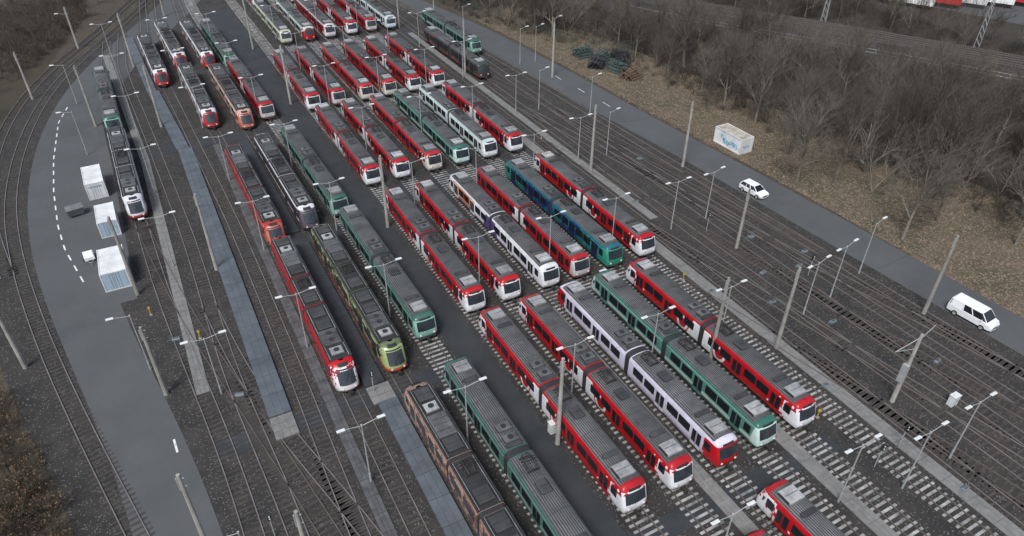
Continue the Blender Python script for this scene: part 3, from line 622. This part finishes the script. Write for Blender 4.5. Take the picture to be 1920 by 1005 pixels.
def bin_(x,y):
    mb=MB(); t=[(-.95,-.55,.25),(.95,-.55,.25),(.95,.55,.25),(-.95,.55,.25),(-1.1,-.75,1.25),(1.1,-.75,1.25),(1.1,.75,1.25),(-1.1,.75,1.25)]
    mb.add(t,[(3,2,1,0),(0,1,5,4),(1,2,6,5),(2,3,7,6),(3,0,4,7)])
    for sx in(-.7,.7):
        for sy in(-.4,.4): mb.rod((sx-.04,sy,.12),(sx+.04,sy,.12),.12,None,8)
    e=obj('waste_container',None,loc=(x,y,.022),rz=.2,label='grey wheeled waste container on the asphalt',category='waste container')
    m_bin=simple('bin_grey',(.11,.115,.12),.6,.3,1); m_lid=simple('bin_lid_grey',(.15,.155,.16),.5,.3,1)
    obj('bin_body',mb.mesh('bin_body',[m_bin]),e); l=MB()
    for k in range(6):
        a0=math.pi*k/6;a1=math.pi*(k+1)/6
        l.add([(-1.12,-.76*math.cos(a0),1.26+.3*math.sin(a0)),(1.12,-.76*math.cos(a0),1.26+.3*math.sin(a0)),(1.12,-.76*math.cos(a1),1.26+.3*math.sin(a1)),(-1.12,-.76*math.cos(a1),1.26+.3*math.sin(a1))],[(0,1,2,3)])
    obj('lid',l.mesh('lid',[m_lid]),e)
bin_(-13.5,104.6)
def small_trailer(x,y):
    e=obj('utility_trailer',None,loc=(x,y,.022),rz=.1,label='small white two wheeled trailer beside office container',category='trailer')
    mb=MB(); mb.box(-.6,.6,-.85,.85,.4,.95,0,.12); obj('trailer_box',mb.mesh('trailer_box',[m_white]),e)
    mb=MB(); mb.rod((-.5,-.85,.45),(0,-1.6,.45),.04); mb.rod((.5,-.85,.45),(0,-1.6,.45),.04); mb.rod((0,-1.6,.45),(0,-1.6,0),.03); obj('drawbar',mb.mesh('drawbar',[m_galv]),e)
    w=MB(); w.rod((-.08,0,0),(.08,0,0),.28,None,14); w=w.mesh('wheel',[m_black])
    for s in(-1,1): obj('wheel',w,e,(s*.7,0,.28))
small_trailer(-12.3,91.6)
# vehicles
def ring(y,z0,z1,hw): return [(hw*.86,y,z0),(hw,y,z0+.14),(hw,y,z1-.12),(hw*.9,y,z1),(-hw*.9,y,z1),(-hw,y,z1-.12),(-hw,y,z0+.14),(-hw*.86,y,z0)]
def vehicle(name,x,y,rz,label,st,gb,gt,hb,ht,wy,L,cat):
    e=obj(name,None,loc=(x,y,.022),rz=rz,label=label,category=cat)
    mb=MB(); R=[ring(*s) for s in st]; n=8
    mb.add([p for r in R for p in r],[(k*n+i,k*n+(i+1)%n,(k+1)*n+(i+1)%n,(k+1)*n+i)[::-1] for k in range(len(R)-1) for i in range(n)]+[tuple(range(n)),tuple(range((len(R)-1)*n,len(R)*n))[::-1]])
    obj('body',fixn(mb.mesh('body',[m_white],True)),e)
    gl=MB(); (y0,y1,zb),(y2,y3,zt)=gb,gt
    lo=[(-hb*.92,y0,zb),(hb*.92,y0,zb),(hb,y0+.35,zb),(hb,y1-.2,zb),(hb*.93,y1,zb),(-hb*.93,y1,zb),(-hb,y1-.2,zb),(-hb,y0+.35,zb)]
    hi=[(-ht*.9,y2,zt),(ht*.9,y2,zt),(ht,y2+.3,zt),(ht,y3-.15,zt),(ht*.95,y3,zt),(-ht*.95,y3,zt),(-ht,y3-.15,zt),(-ht,y2+.3,zt)]
    gl.add(lo+hi,[(i,(i+1)%8,8+(i+1)%8,8+i) for i in range(8)]+[tuple(range(8,16))]); obj('window_glass',gl.mesh('window_glass',[m_glass]),e)
    rf=MB(); a=[(x*1.02,y,zt-.05) for x,y,z in hi]; b=[(x*1.02,y,zt+.01) for x,y,z in hi]; c=[(x*.85,y2+.12+(y-y2)*(1-.24/(y3-y2)),zt+.06) for x,y,z in hi]
    rf.add(a+b+c,[(i,(i+1)%8,8+(i+1)%8,8+i) for i in range(8)]+[(8+i,8+(i+1)%8,16+(i+1)%8,16+i) for i in range(8)]+[tuple(range(16,24))]); obj('roof',rf.mesh('roof',[m_white]),e)
    pl=MB()
    for s in(-1,1):
        pl.rod((s*hb*.93,y0+.05,zb-.02),(s*ht*.93,y2+.05,zt),.05,None,4); pl.rod((s*hb*.95,y1-.05,zb-.02),(s*ht*.97,y3-.05,zt),.07,None,4)
        for f in(.36,.62): yy=y0+(y1-y0)*f; pl.rod((s*(hb+.005),yy,zb-.02),(s*(ht+.005),y2+(y3-y2)*f,zt),.05,None,4)
        if cat=='van':
            pl.add([(s*(hb+.015),y1-1.75,zb),(s*(hb+.015),y1-.2,zb),(s*(ht+.015),y3-.15,zt),(s*(ht+.015),y3-1.5,zt)],[(0,1,2,3) if s>0 else (3,2,1,0)])
    obj('pillar',pl.mesh('pillar',[m_white]),e)
    tm=MB(); tm.rod((-.11,0,0),(.11,0,0),.34,None,18); tm=tm.mesh('tyre',[m_black]); rm=MB(); rm.rod((-.12,0,0),(.12,0,0),.2,None,10); rm=rm.mesh('rim',[m_galv])
    for s in(-1,1):
        for w in wy:
            o=obj('wheel',tm,e,(s*(hb-.02),w,.34)); obj('rim',rm,o)
        h=MB(); h.box(-.16,.16,-.05,.05,-.07,.09,0,.02); obj('headlight',h.mesh('headlight',[m_light]),e,(s*hb*.68,-L/2+.03,.72))
        h=MB(); h.box(-.10,.10,-.04,.04,-.12,.14,0,.02); obj('tail_light',h.mesh('tail_light',[m_rlight]),e,(s*hb*.82,L/2-.02,.86))
        h=MB(); h.box(-.09,.09,-.05,.05,-.07,.07,0,.02); obj('mirror',h.mesh('mirror',[m_white]),e,(s*(hb+.14),y0+.55,zb+.08))
    h=MB(); h.box(-.45,.45,-.02,.02,-.1,.1,0); obj('grille',h.mesh('grille',[m_black]),e,(0,-L/2-.01,.55))
    h=MB(); h.box(-.26,.26,-.012,.012,-.055,.055,0); obj('number_plate',h.mesh('number_plate',[m_paint]),e,(0,-L/2-.04,.36))
vehicle('parked_car',76.3,64.9,.08,'white estate car parked at the road edge',[(-2.2,.3,.72,.78),(-2.05,.25,.86,.86),(-1.2,.22,1.0,.91),(-.9,.22,1.05,.92),(1.8,.22,1.08,.92),(2.1,.25,1.05,.88),(2.2,.35,.85,.82)],(-1.2,2.1,1.02),(-.45,1.75,1.55),.88,.68,(-1.38,1.38),4.4,'car')
vehicle('parked_van',77.8,30.8,.07,'white panel van with plain rear sides at road edge',[(-2.6,.32,.8,.88),(-2.4,.28,1.05,.97),(-1.85,.25,1.2,1.01),(-1.5,.25,1.25,1.02),(2.4,.25,1.27,1.02),(2.58,.3,1.25,.98),(2.6,.4,1.0,.94)],(-1.95,2.55,1.2),(-1.15,2.45,2.0),.99,.88,(-1.6,1.55),5.2,'van')
def stack(x,y,rz,mat,label):
    mb=MB(); r=random.Random(int(x*7+y))
    for lv in range(4):
        for k in range(5-lv): 
            yy=-1.5+k*.75+lv*.3; mb.box(-2.4+r.uniform(0,1.2),2.4-r.uniform(0,1.5),yy-.24,yy+.24,lv*.46,lv*.46+.36,0,.03)
    for sx in(-1.6,1.6):
        for sy in(-1.4,1.4): mb.box(sx-.06,sx+.06,sy-.06,sy+.06,0,2.1,0)
    for k in range(7): mb.rod((-2.5+k*.8,-1.6,1.0+r.uniform(0,1)),(-1.8+k*.8,1.6,1.2+r.uniform(0,1)),.07)
    obj('material_stack',mb.mesh('material_stack',[mat]),loc=(x,y,0),rz=rz,label=label,category='stacked material',group='stored material')
for i,(x,y) in enumerate([(88.5,124),(91,119.5),(88,117),(93,123),(86.5,128),(85.5,121)]): stack(x,y,.4+i*.7,m_mgreen if i%2==0 else m_dark,'stack of green steel frames on ground' if i%2==0 else 'stack of dark steel beams on ground')
stack(88.2,112.5,.3,simple('brown_timber',(.12,.075,.05),.8),'stack of brown timber by road')
def cabinet(x,y,c,h,label):
    mb=MB(); mb.box(-.45,.45,-.3,.3,0,h,0,.05); mb.box(-.5,.5,-.35,.35,h,h+.06,0,.03); mb.box(-.015,.015,-.31,-.3,.1,h-.1,1); mb.box(.1,.14,-.33,-.3,h*.5,h*.6,1)
    obj('switch_cabinet',mb.mesh('switch_cabinet',[c,m_dark]),loc=(x,y,0),label=label,category='cabinet',group='trackside cabinets')
for x,y in((63.4,23.2),(25.8,39),(44.0,57.3)): cabinet(x,y,m_lamp,1.3,'pale grey switch cabinet beside track')
m_bgrey=simple('machine_grey',(.15,.19,.22),.5,.3,1)
def swbox(x,y,c):
    mb=MB(); mb.box(-.42,.42,-.22,.22,0,.28,0,.06); mb.box(-.25,.25,-.16,.16,.28,.33,1,.02); mb.rod((-.9,0,.12),(-.42,0,.12),.03); mb.rod((.42,0,.12),(.8,.1,.12),.03)
    obj('point_machine',mb.mesh('point_machine',[c,m_boxg]),loc=(x,y,0),rz=random.uniform(-.2,.2),label='small trackside point machine box between rails',category='point machine',group='point machines')
for i,(x,y) in enumerate(((63,38),(59.5,44),(62.8,49),(67.4,56),(68.1,48),(55,16),(59,71),(67.9,82),(54.3,49),(0,58),(-4.6,70),(54.1,31),(71.2,50),(67.8,28))): swbox(x,y,m_bgrey)
def ypost(x,y):
    mb=MB(); mb.rod((0,0,0),(0,0,1.2),.06,None,8); mb.box(-.10,.10,-.08,.08,.85,1.2,0,.03); mb.box(-.16,.16,-.16,.16,0,.10,1)
    obj('marker_post',mb.mesh('marker_post',[m_yellow,m_conc]),loc=(x,y,0),label='short yellow marker post beside track',category='marker post',group='yellow marker posts')
for x,y in((-6.6,76),(-2.2,69),(52.8,52.5),(49.9,28.3),(57.5,96),(54,75)): ypost(x,y)
def signal(x,y):
    mb=MB(); mb.rod((0,0,0),(0,0,3.0),.05,None,6); mb.box(-.18,.18,-.12,.12,2.4,3.1,1,.03); mb.rod((0,-.12,2.9),(0,-.15,2.9),.07,None,8,2); mb.rod((0,-.12,2.6),(0,-.15,2.6),.07,None,8,2)
    obj('track_signal',mb.mesh('track_signal',[m_galv,m_dark,m_light]),loc=(x,y,0),label='low two lamp track signal on steel post',category='signal',group='track signals')
for x,y in((63,60),(53.8,22),(49.9,21.5),(67.6,46),(12.2,52),(-.6,40)): signal(x,y)
def fence(P,mat,h,label):
    q=smooth_poly(P,2.5); mb=MB()
    for a,b in zip(q,q[1:]):
        mb.rod((*a,0),(*a,h),.04); 
        for z in(.15,h*.5,h-.05): mb.rod((*a,z),(*b,z),.02,None,3,0,False)
        for t in np.linspace(0,1,14)[1:-1]:
            p=a+(b-a)*t; mb.rod((*p,.1),(*p,h),.01,None,3,0,False)
    obj('fence',mb.mesh('fence',[mat]),label=label,category='fence')
fence([(79,190),(81.0,165),(83,150),(88,138),(93,131),(97,122)],m_green,2.0,'green wire mesh fence around storage area')
fence([(112,160),(118,143),(136,113),(157,73),(170,45)],m_galv,1.6,'grey mesh fence along railway line')

# ------------------------------------------------------ embankment & far area
def emb():
    c=smooth_poly([(100,195),(122,150),(142,119),(163,77),(185,30)],4); t=np.gradient(c,axis=0); t/=np.linalg.norm(t,axis=1)[:,None]; n=np.c_[t[:,1],-t[:,0]]
    if n[0,0]<0: n=-n
    vs=[];offs=[(-8.5,-.04),(-5.0,2.2),(5.0,2.2),(8.5,-.04)]
    for i in range(len(c)):
        for o,z in offs: vs.append((c[i,0]+n[i,0]*o,c[i,1]+n[i,1]*o,z))
    fs=[(4*i+k,4*i+k+1,4*i+k+5,4*i+k+4) for i in range(len(c)-1) for k in range(3)]
    me=D.meshes.new('embankment'); me.from_pydata(vs,[],fs); me.materials.append(m_ballast); me.update()
    if me.polygons[1].normal.z<0: me.flip_normals()
    obj('embankment',me,kind='structure')
    for o in(-3.0,.2,3.4): track([(c[i,0]+n[i,0]*o,c[i,1]+n[i,1]*o) for i in range(0,len(c),3)],'w',False,2.2)
    return c,n
EC,EN=emb()
def pylon(x,y):
    mb=MB()
    for sx in(-1,1):
        for sy in(-1,1): mb.rod((sx*.6,sy*.6,0),(sx*.25,sy*.25,12),.06)
    for k in range(8):
        z=k*1.5; w=.6-.35*z/12; w2=.6-.35*(z+1.5)/12
        for s in(-1,1): mb.rod((w*s,-w,z),(w2*s,w2,z+1.5),.035,None,3); mb.rod((-w,w*s,z),(w2,w2*s,z+1.5),.035,None,3)
    mb.rod((-4,0,10.5),(4,0,10.5),.07); mb.rod((-4,0,10.5),(0,0,11.8),.04); mb.rod((4,0,10.5),(0,0,11.8),.04)
    obj('lattice_pylon',mb.mesh('lattice_pylon',[m_galv]),loc=(x,y,0),rz=.5,label='grey lattice steel pylon beside railway line',category='pylon',group='railway pylons')
for i in(6,14,22,30): 
    if i<len(EC): pylon(EC[i,0]+EN[i,0]*9,EC[i,1]+EN[i,1]*9)
sheet('parking_area',[(182,150),(190,120),(200,85)],[(300,190),(300,140),(300,85)],.0,m_asph,12)
def trailer(x,y,rz,mat,label):
    e=obj('truck_trailer',None,loc=(x,y,.01),rz=rz,label=label,category='trailer',group='trailers on paved lot')
    mb=MB(); mb.box(-1.25,1.25,-6.5,6.5,1.1,3.9,0,.06)
    for k in range(20): yy=-6.2+k*.65; mb.box(-1.28,1.28,yy-.04,yy+.04,1.2,3.8,0)
    obj('cargo_box',mb.mesh('cargo_box',[mat]),e); w=MB()
    for yy in(2.5,3.8,5.1):
        for s in(-1,1): w.rod((s*1.2,yy,.5),(s*.9,yy,.5),.5,None,12)
    w.box(-.5,.5,-6,6,.8,1.1,0); obj('chassis',w.mesh('chassis',[m_under]),e)
mt=[m_white,simple('trailer_red',(.45,.03,.03),.5),m_cwhite,simple('trailer_cream',(.5,.47,.4),.6)]
nt_=['white truck trailer on paved lot','red truck trailer on paved lot','off white truck trailer on paved lot','cream truck trailer on paved lot']
for k in range(16): trailer(186+ (k%8)*6.5+random.uniform(-1,1),122-(k%8)*3.0+(k//8)*17,.5+random.uniform(-.1,.1),mt[(k*5+k//3)%4],nt_[(k*5+k//3)%4])
def warehouse(x,y,w,l,h,rz):
    e=obj('warehouse',None,loc=(x,y,0),rz=rz,label='long low warehouse with pale flat roof',category='warehouse'); mb=MB(); mb.box(-w/2,w/2,-l/2,l/2,0,h,0); 
    obj('wall',mb.mesh('wall',[m_cwhite]),e); r=MB(); r.box(-w/2-.3,w/2+.3,-l/2-.3,l/2+.3,h,h+.35,0,.1)
    for k in range(8): yy=-l/2+l*(k+.5)/8; r.box(-w/4,w/4,yy-1,yy+1,h+.35,h+.9,0,.2)
    obj('roof',r.mesh('roof',[m_boxl]),e); d=MB()
    for k in range(10): yy=-l/2+l*(k+.5)/10; d.box(-w/2-.05,-w/2,yy-1.6,yy+1.6,0,3.6,0)
    obj('loading_doors',d.mesh('loading_doors',[m_blue]),e)
warehouse(255,150,30,80,9,.5)

# -------------------------------------------------------------- vegetation
def make_tree(seed,H,levels,mt,mw,spread=.55,rmin=.016,stems=1,keep=.8):
    r=random.Random(seed); T=MB(); C=MB()
    def grow(p,d,L,rad,lv):
        n=4 if lv==0 else 3; q=p.copy(); dd=d.copy(); rr=max(rad,rmin)
        for k in range(n):
            dd=(dd+Vector((r.uniform(-1,1),r.uniform(-1,1),r.uniform(-.2,.5)))*(.10 if lv==0 else .24)).normalized()
            q2=q+dd*(L/n); r2=max(rr*(.86 if lv==0 else .82),rmin*.7)
            (T if lv<=1 else C).rod(q,q2,rr,r2,6 if lv==0 else (4 if lv<3 else 3),0 if lv<=2 else 1,False)
            q=q2; rr=r2
            if lv<levels and k>=(1 if lv==0 else 0):
                for _ in range(r.choice((1,2)) if lv<3 else r.choice((1,1,2))):
                    if lv>=2 and r.random()>keep: continue
                    a=r.uniform(0,6.28); side=Vector((math.cos(a),math.sin(a),r.uniform(-.2,.3)))
                    nd=(dd*(.75 if lv else .8)+side*spread*r.uniform(.8,1.4)).normalized()
                    grow(q.copy(),nd,L*r.uniform(.5,.8)*(1 if lv else .85),rr*.64,lv+1)
        if lv<levels:
            for _ in range(2): grow(q.copy(),(dd+Vector((r.uniform(-1,1),r.uniform(-1,1),r.uniform(0,.6)))*.5).normalized(),L*.66,rr*.84,lv+1)
    for k in range(stems):
        a=k*6.28/stems; grow(Vector((math.cos(a)*.15*(stems>1),math.sin(a)*.15*(stems>1),-.05)),Vector((math.cos(a)*.3*(stems>1),math.sin(a)*.3*(stems>1),1)).normalized(),H*.42,H*(.018 if stems==1 else .012),0 if stems==1 else 1)
    return T.mesh('trunk',[mt],True),C.mesh('crown',[mt,mw])
VAR=[make_tree(11,14,4,m_bark,m_twig,.65),make_tree(12,15,4,m_bark,m_twig,.5),make_tree(13,13,4,m_bark2,m_twig2,.7),make_tree(15,13,4,m_bark,m_twig,.5,.016,3,.55),make_tree(19,11,4,m_bark2,m_twig2,.65,.018,1,.5),make_tree(23,16,4,m_bark2,m_twig2,.42),make_tree(27,12,4,m_bark2,m_twig2,.55,.018,4,.4)]
def tree(x,y,v,s,lab='bare leafless deciduous tree in winter woodland',rz=None,z=0):
    e=obj('tree',None,loc=(x,y,z),rz=rz if rz is not None else random.uniform(0,6.28),scale=(s*random.uniform(.85,1.15),s*random.uniform(.85,1.15),s*random.uniform(.85,1.15)),label=lab,category='tree',group='bare trees')
    obj('trunk',VAR[v][0],e); obj('crown',VAR[v][1],e)
for x,y,v,s in((84.4,64.1,0,1.0),(89.6,61.3,1,.9),(85.6,46.1,0,1.0),(96,93.3,1,.9),(93,57,3,.8),(98,72,2,.95),(94,47,4,.8),(100,52,5,.9),(95,84,1,.85),(91,104,4,.7),(102,62,1,.95),(98,38,0,.95),(104,36,1,.95),(91,72,6,.7),(91,92,4,.8),(97,62,3,.85)):
    tree(x,y,v,s,'bare spreading tree on leaf covered ground')
def bound(y): return interp([(20,110),(42,104),(60,100),(82,95),(104,95),(112,94),(130,96),(140,86),(160,79.5),(190,75),(240,70)],y)
def emb_d(x,y): return float(np.min(np.hypot(EC[:,0]-x,EC[:,1]-y)))
def emb_side(x,y):
    i=int(np.argmin(np.hypot(EC[:,0]-x,EC[:,1]-y))); return (x-EC[i,0])*EN[i,0]+(y-EC[i,1])*EN[i,1]
cnt=0; tries=0; placed=[]
while cnt<255 and tries<20000:
    tries+=1; y=random.uniform(28,222); x=bound(y)+random.random()**1.35*92
    ed=emb_d(x,y)
    if ed<10: continue
    sd=emb_side(x,y)
    if x>176 and sd>18: continue
    if 0.62*x>y+70: continue
    if any((x-a)**2+(y-b)**2<11 for a,b in placed): continue
    placed.append((x,y))
    near=ed<26 and sd<0
    tree(x,y,random.choice((0,1,2,3,4,5,6)),random.uniform(.4,.6) if near else random.uniform(.6,1.0)); cnt+=1
for x,y in((-31,100),(-30,112),(-31,124),(-29,135),(-28,147),(-27,160),(-25,170),(-22,180),(-19,190),(-14,199),(-26,184),(-22,196),(-16,206),(-9,208),(-12,216),(-19,218),(-5,220),(-24,61),(-30,90),(-21,48),(-27,205),(-28,72)): tree(x,y,random.choice((0,2,3,4,6)),random.uniform(.45,.8) if y>90 else .4,'bare shrubby tree beside curved track')
def thicket(name,pts,hs,mat,nst=12,ntw=5,wid=.03,leaf=0,lmat=None):
    N=len(pts); pts=np.array(pts); hs=np.array(hs)
    B=np.repeat(pts,nst,axis=0); H=np.repeat(hs,nst); M=len(B)
    az=rng.uniform(0,2*np.pi,M); tl=rng.uniform(.05,.8,M); dr=np.c_[np.sin(tl)*np.cos(az),np.sin(tl)*np.sin(az),np.cos(tl)]
    base=np.c_[B+rng.normal(0,.35,(M,2)),np.full(M,-.03)]; Ln=H*rng.uniform(.6,1.1,M); tip=base+dr*Ln[:,None]
    P0=[base];P1=[tip];W=[np.full(M,wid)]
    f=rng.uniform(.25,1,(M,ntw)); a=base[:,None,:]+(tip-base)[:,None,:]*f[...,None]
    d2=dr[:,None,:]*.6+rng.normal(0,.5,(M,ntw,3)); d2[...,2]+=.2; b=a+d2*(Ln[:,None,None]*.32)
    P0.append(a.reshape(-1,3));P1.append(b.reshape(-1,3));W.append(np.full(M*ntw,wid*.6))
    P0=np.concatenate(P0);P1=np.concatenate(P1);W=np.concatenate(W)
    d=P1-P0; r=rng.normal(size=d.shape); s=np.cross(d,r); s/=np.linalg.norm(s,axis=1)[:,None]+1e-9; s*=W[:,None]
    V=np.stack([P0-s,P0+s,P1+s*.3,P1-s*.3],1).reshape(-1,3); K=len(P0); mi=np.zeros(K,int)
    if leaf:
        idx=rng.integers(0,K,leaf*N); c=P1[idx]+rng.normal(0,.12,(len(idx),3)); u=rng.normal(size=c.shape);u/=np.linalg.norm(u,axis=1)[:,None];w=np.cross(u,rng.normal(size=c.shape));w/=np.linalg.norm(w,axis=1)[:,None]
        u*=.07;w*=.05; V=np.concatenate([V,np.stack([c-u-w,c+u-w,c+u+w,c-u+w],1).reshape(-1,3)]); mi=np.r_[mi,np.ones(len(idx),int)]; K+=len(idx)
    me=D.meshes.new(name); me.vertices.add(4*K); me.vertices.foreach_set('co',V.ravel()); me.loops.add(4*K); me.loops.foreach_set('vertex_index',np.arange(4*K)); me.polygons.add(K)
    me.polygons.foreach_set('loop_start',np.arange(0,4*K,4)); me.polygons.foreach_set('loop_total',np.full(K,4)); me.materials.append(mat); me.materials.append(lmat or mat)
    me.polygons.foreach_set('material_index',mi); me.update(); me.validate()
    obj(name,me,kind='stuff',label='dense tangle of bare brown winter undergrowth',category='undergrowth')
pts=[];hs=[]
while len(pts)<4600:
    y=random.uniform(22,232); x=bound(y)-1.5+random.random()**1.2*105
    if emb_d(x,y)<9.2 or (x>176 and emb_side(x,y)>20) or .62*x>y+76: continue
    pts.append((x,y)); hs.append(random.uniform(.9,3.6)*(1 if x>bound(y)+4 else .5))
thicket('undergrowth_thicket',pts,hs,m_thick,12,5,.024)
pts=[(random.uniform(-45,-26.8),random.uniform(60,230)) for _ in range(1300)]+[(random.uniform(-26,-8),random.uniform(165,232)) for _ in range(700)]
pts=[p for p in pts if p[0]<-27.3 or p[0]<interp([(165,-23),(180,-17.5),(200,-9),(230,1)],p[1])]; thicket('trackside_scrub',pts,[random.uniform(1,3.2) for _ in pts],m_moss,13,5,.026,3,m_dry)
pts=[(random.uniform(-28,-14.0),random.uniform(34,70)) for _ in range(420)]; pts=[p for p in pts if p[0]<-13.0-(p[1]-40)*.28]
thicket('dry_shrubs',pts,[random.uniform(.7,2.1) for _ in pts],m_moss,16,6,.024,26,m_dry)
N=26000; y=rng.uniform(10,165,N); x0=np.interp(y,[10,60,100,137,165],[83.6,82.9,80.2,79.4,76.5]); x=x0+rng.random(N)**1.3*24
c=np.c_[x,y,np.full(N,.012)+rng.random(N)*.03]; a=rng.uniform(0,6.28,N); u=np.c_[np.cos(a),np.sin(a),rng.normal(0,.3,N)]*.09; w=np.c_[-np.sin(a),np.cos(a),rng.normal(0,.3,N)]*.06
V=np.stack([c-u-w,c+u-w,c+u+w,c-u+w],1).reshape(-1,3); me=D.meshes.new('fallen_leaves'); me.from_pydata(V.tolist(),[],np.arange(4*N).reshape(-1,4).tolist()); me.materials.append(m_leafb)
obj('fallen_leaves',me,kind='stuff',label='scattered brown fallen leaves on the ground',category='leaves')

# ---------------------------------------------------------- camera and light
p,r,yw=math.radians(35.697),math.radians(.488),math.radians(28.440)
F=Vector((math.sin(yw)*math.cos(p),math.cos(yw)*math.cos(p),-math.sin(p))); rt=Vector((math.cos(yw),-math.sin(yw),0)); up=rt.cross(F)
R2=rt*math.cos(r)+up*math.sin(r); U2=-rt*math.sin(r)+up*math.cos(r)
cam=D.cameras.new('camera'); cam.sensor_width=36; cam.sensor_fit='HORIZONTAL'; cam.lens=1329.2/1920*36; cam.clip_end=3000; cam.clip_start=1
co=D.objects.new('camera',cam); COL.objects.link(co); co.matrix_world=Matrix(((R2.x,U2.x,-F.x,0),(R2.y,U2.y,-F.y,0),(R2.z,U2.z,-F.z,52.92),(0,0,0,1))); SC.camera=co
w=D.worlds.new('World'); SC.world=w; w.use_nodes=True; nt=w.node_tree; bg=nt.nodes['Background']; sk=nt.nodes.new('ShaderNodeTexSky'); sk.sky_type='NISHITA'; sk.sun_disc=False
el,az=math.radians(54),math.radians(228)
sk.sun_elevation=el; sk.sun_rotation=az; sk.air_density=1.2; sk.dust_density=2.5; sk.ozone_density=2.0
hs_=nt.nodes.new('ShaderNodeHueSaturation'); hs_.inputs['Saturation'].default_value=.65; nt.links.new(sk.outputs[0],hs_.inputs['Color']); nt.links.new(hs_.outputs[0],bg.inputs[0]); bg.inputs[1].default_value=.15
sl=D.lights.new('sun','SUN'); sl.energy=3.2; sl.angle=math.radians(18); sl.color=(1,.99,.97); so=D.objects.new('sun',sl); COL.objects.link(so)
sd=Vector((math.sin(az)*math.cos(el),math.cos(az)*math.cos(el),math.sin(el))); so.rotation_euler=(-sd).to_track_quat('-Z','Y').to_euler()
SC.view_settings.view_transform='Standard'; SC.view_settings.look='None'; SC.view_settings.exposure=0
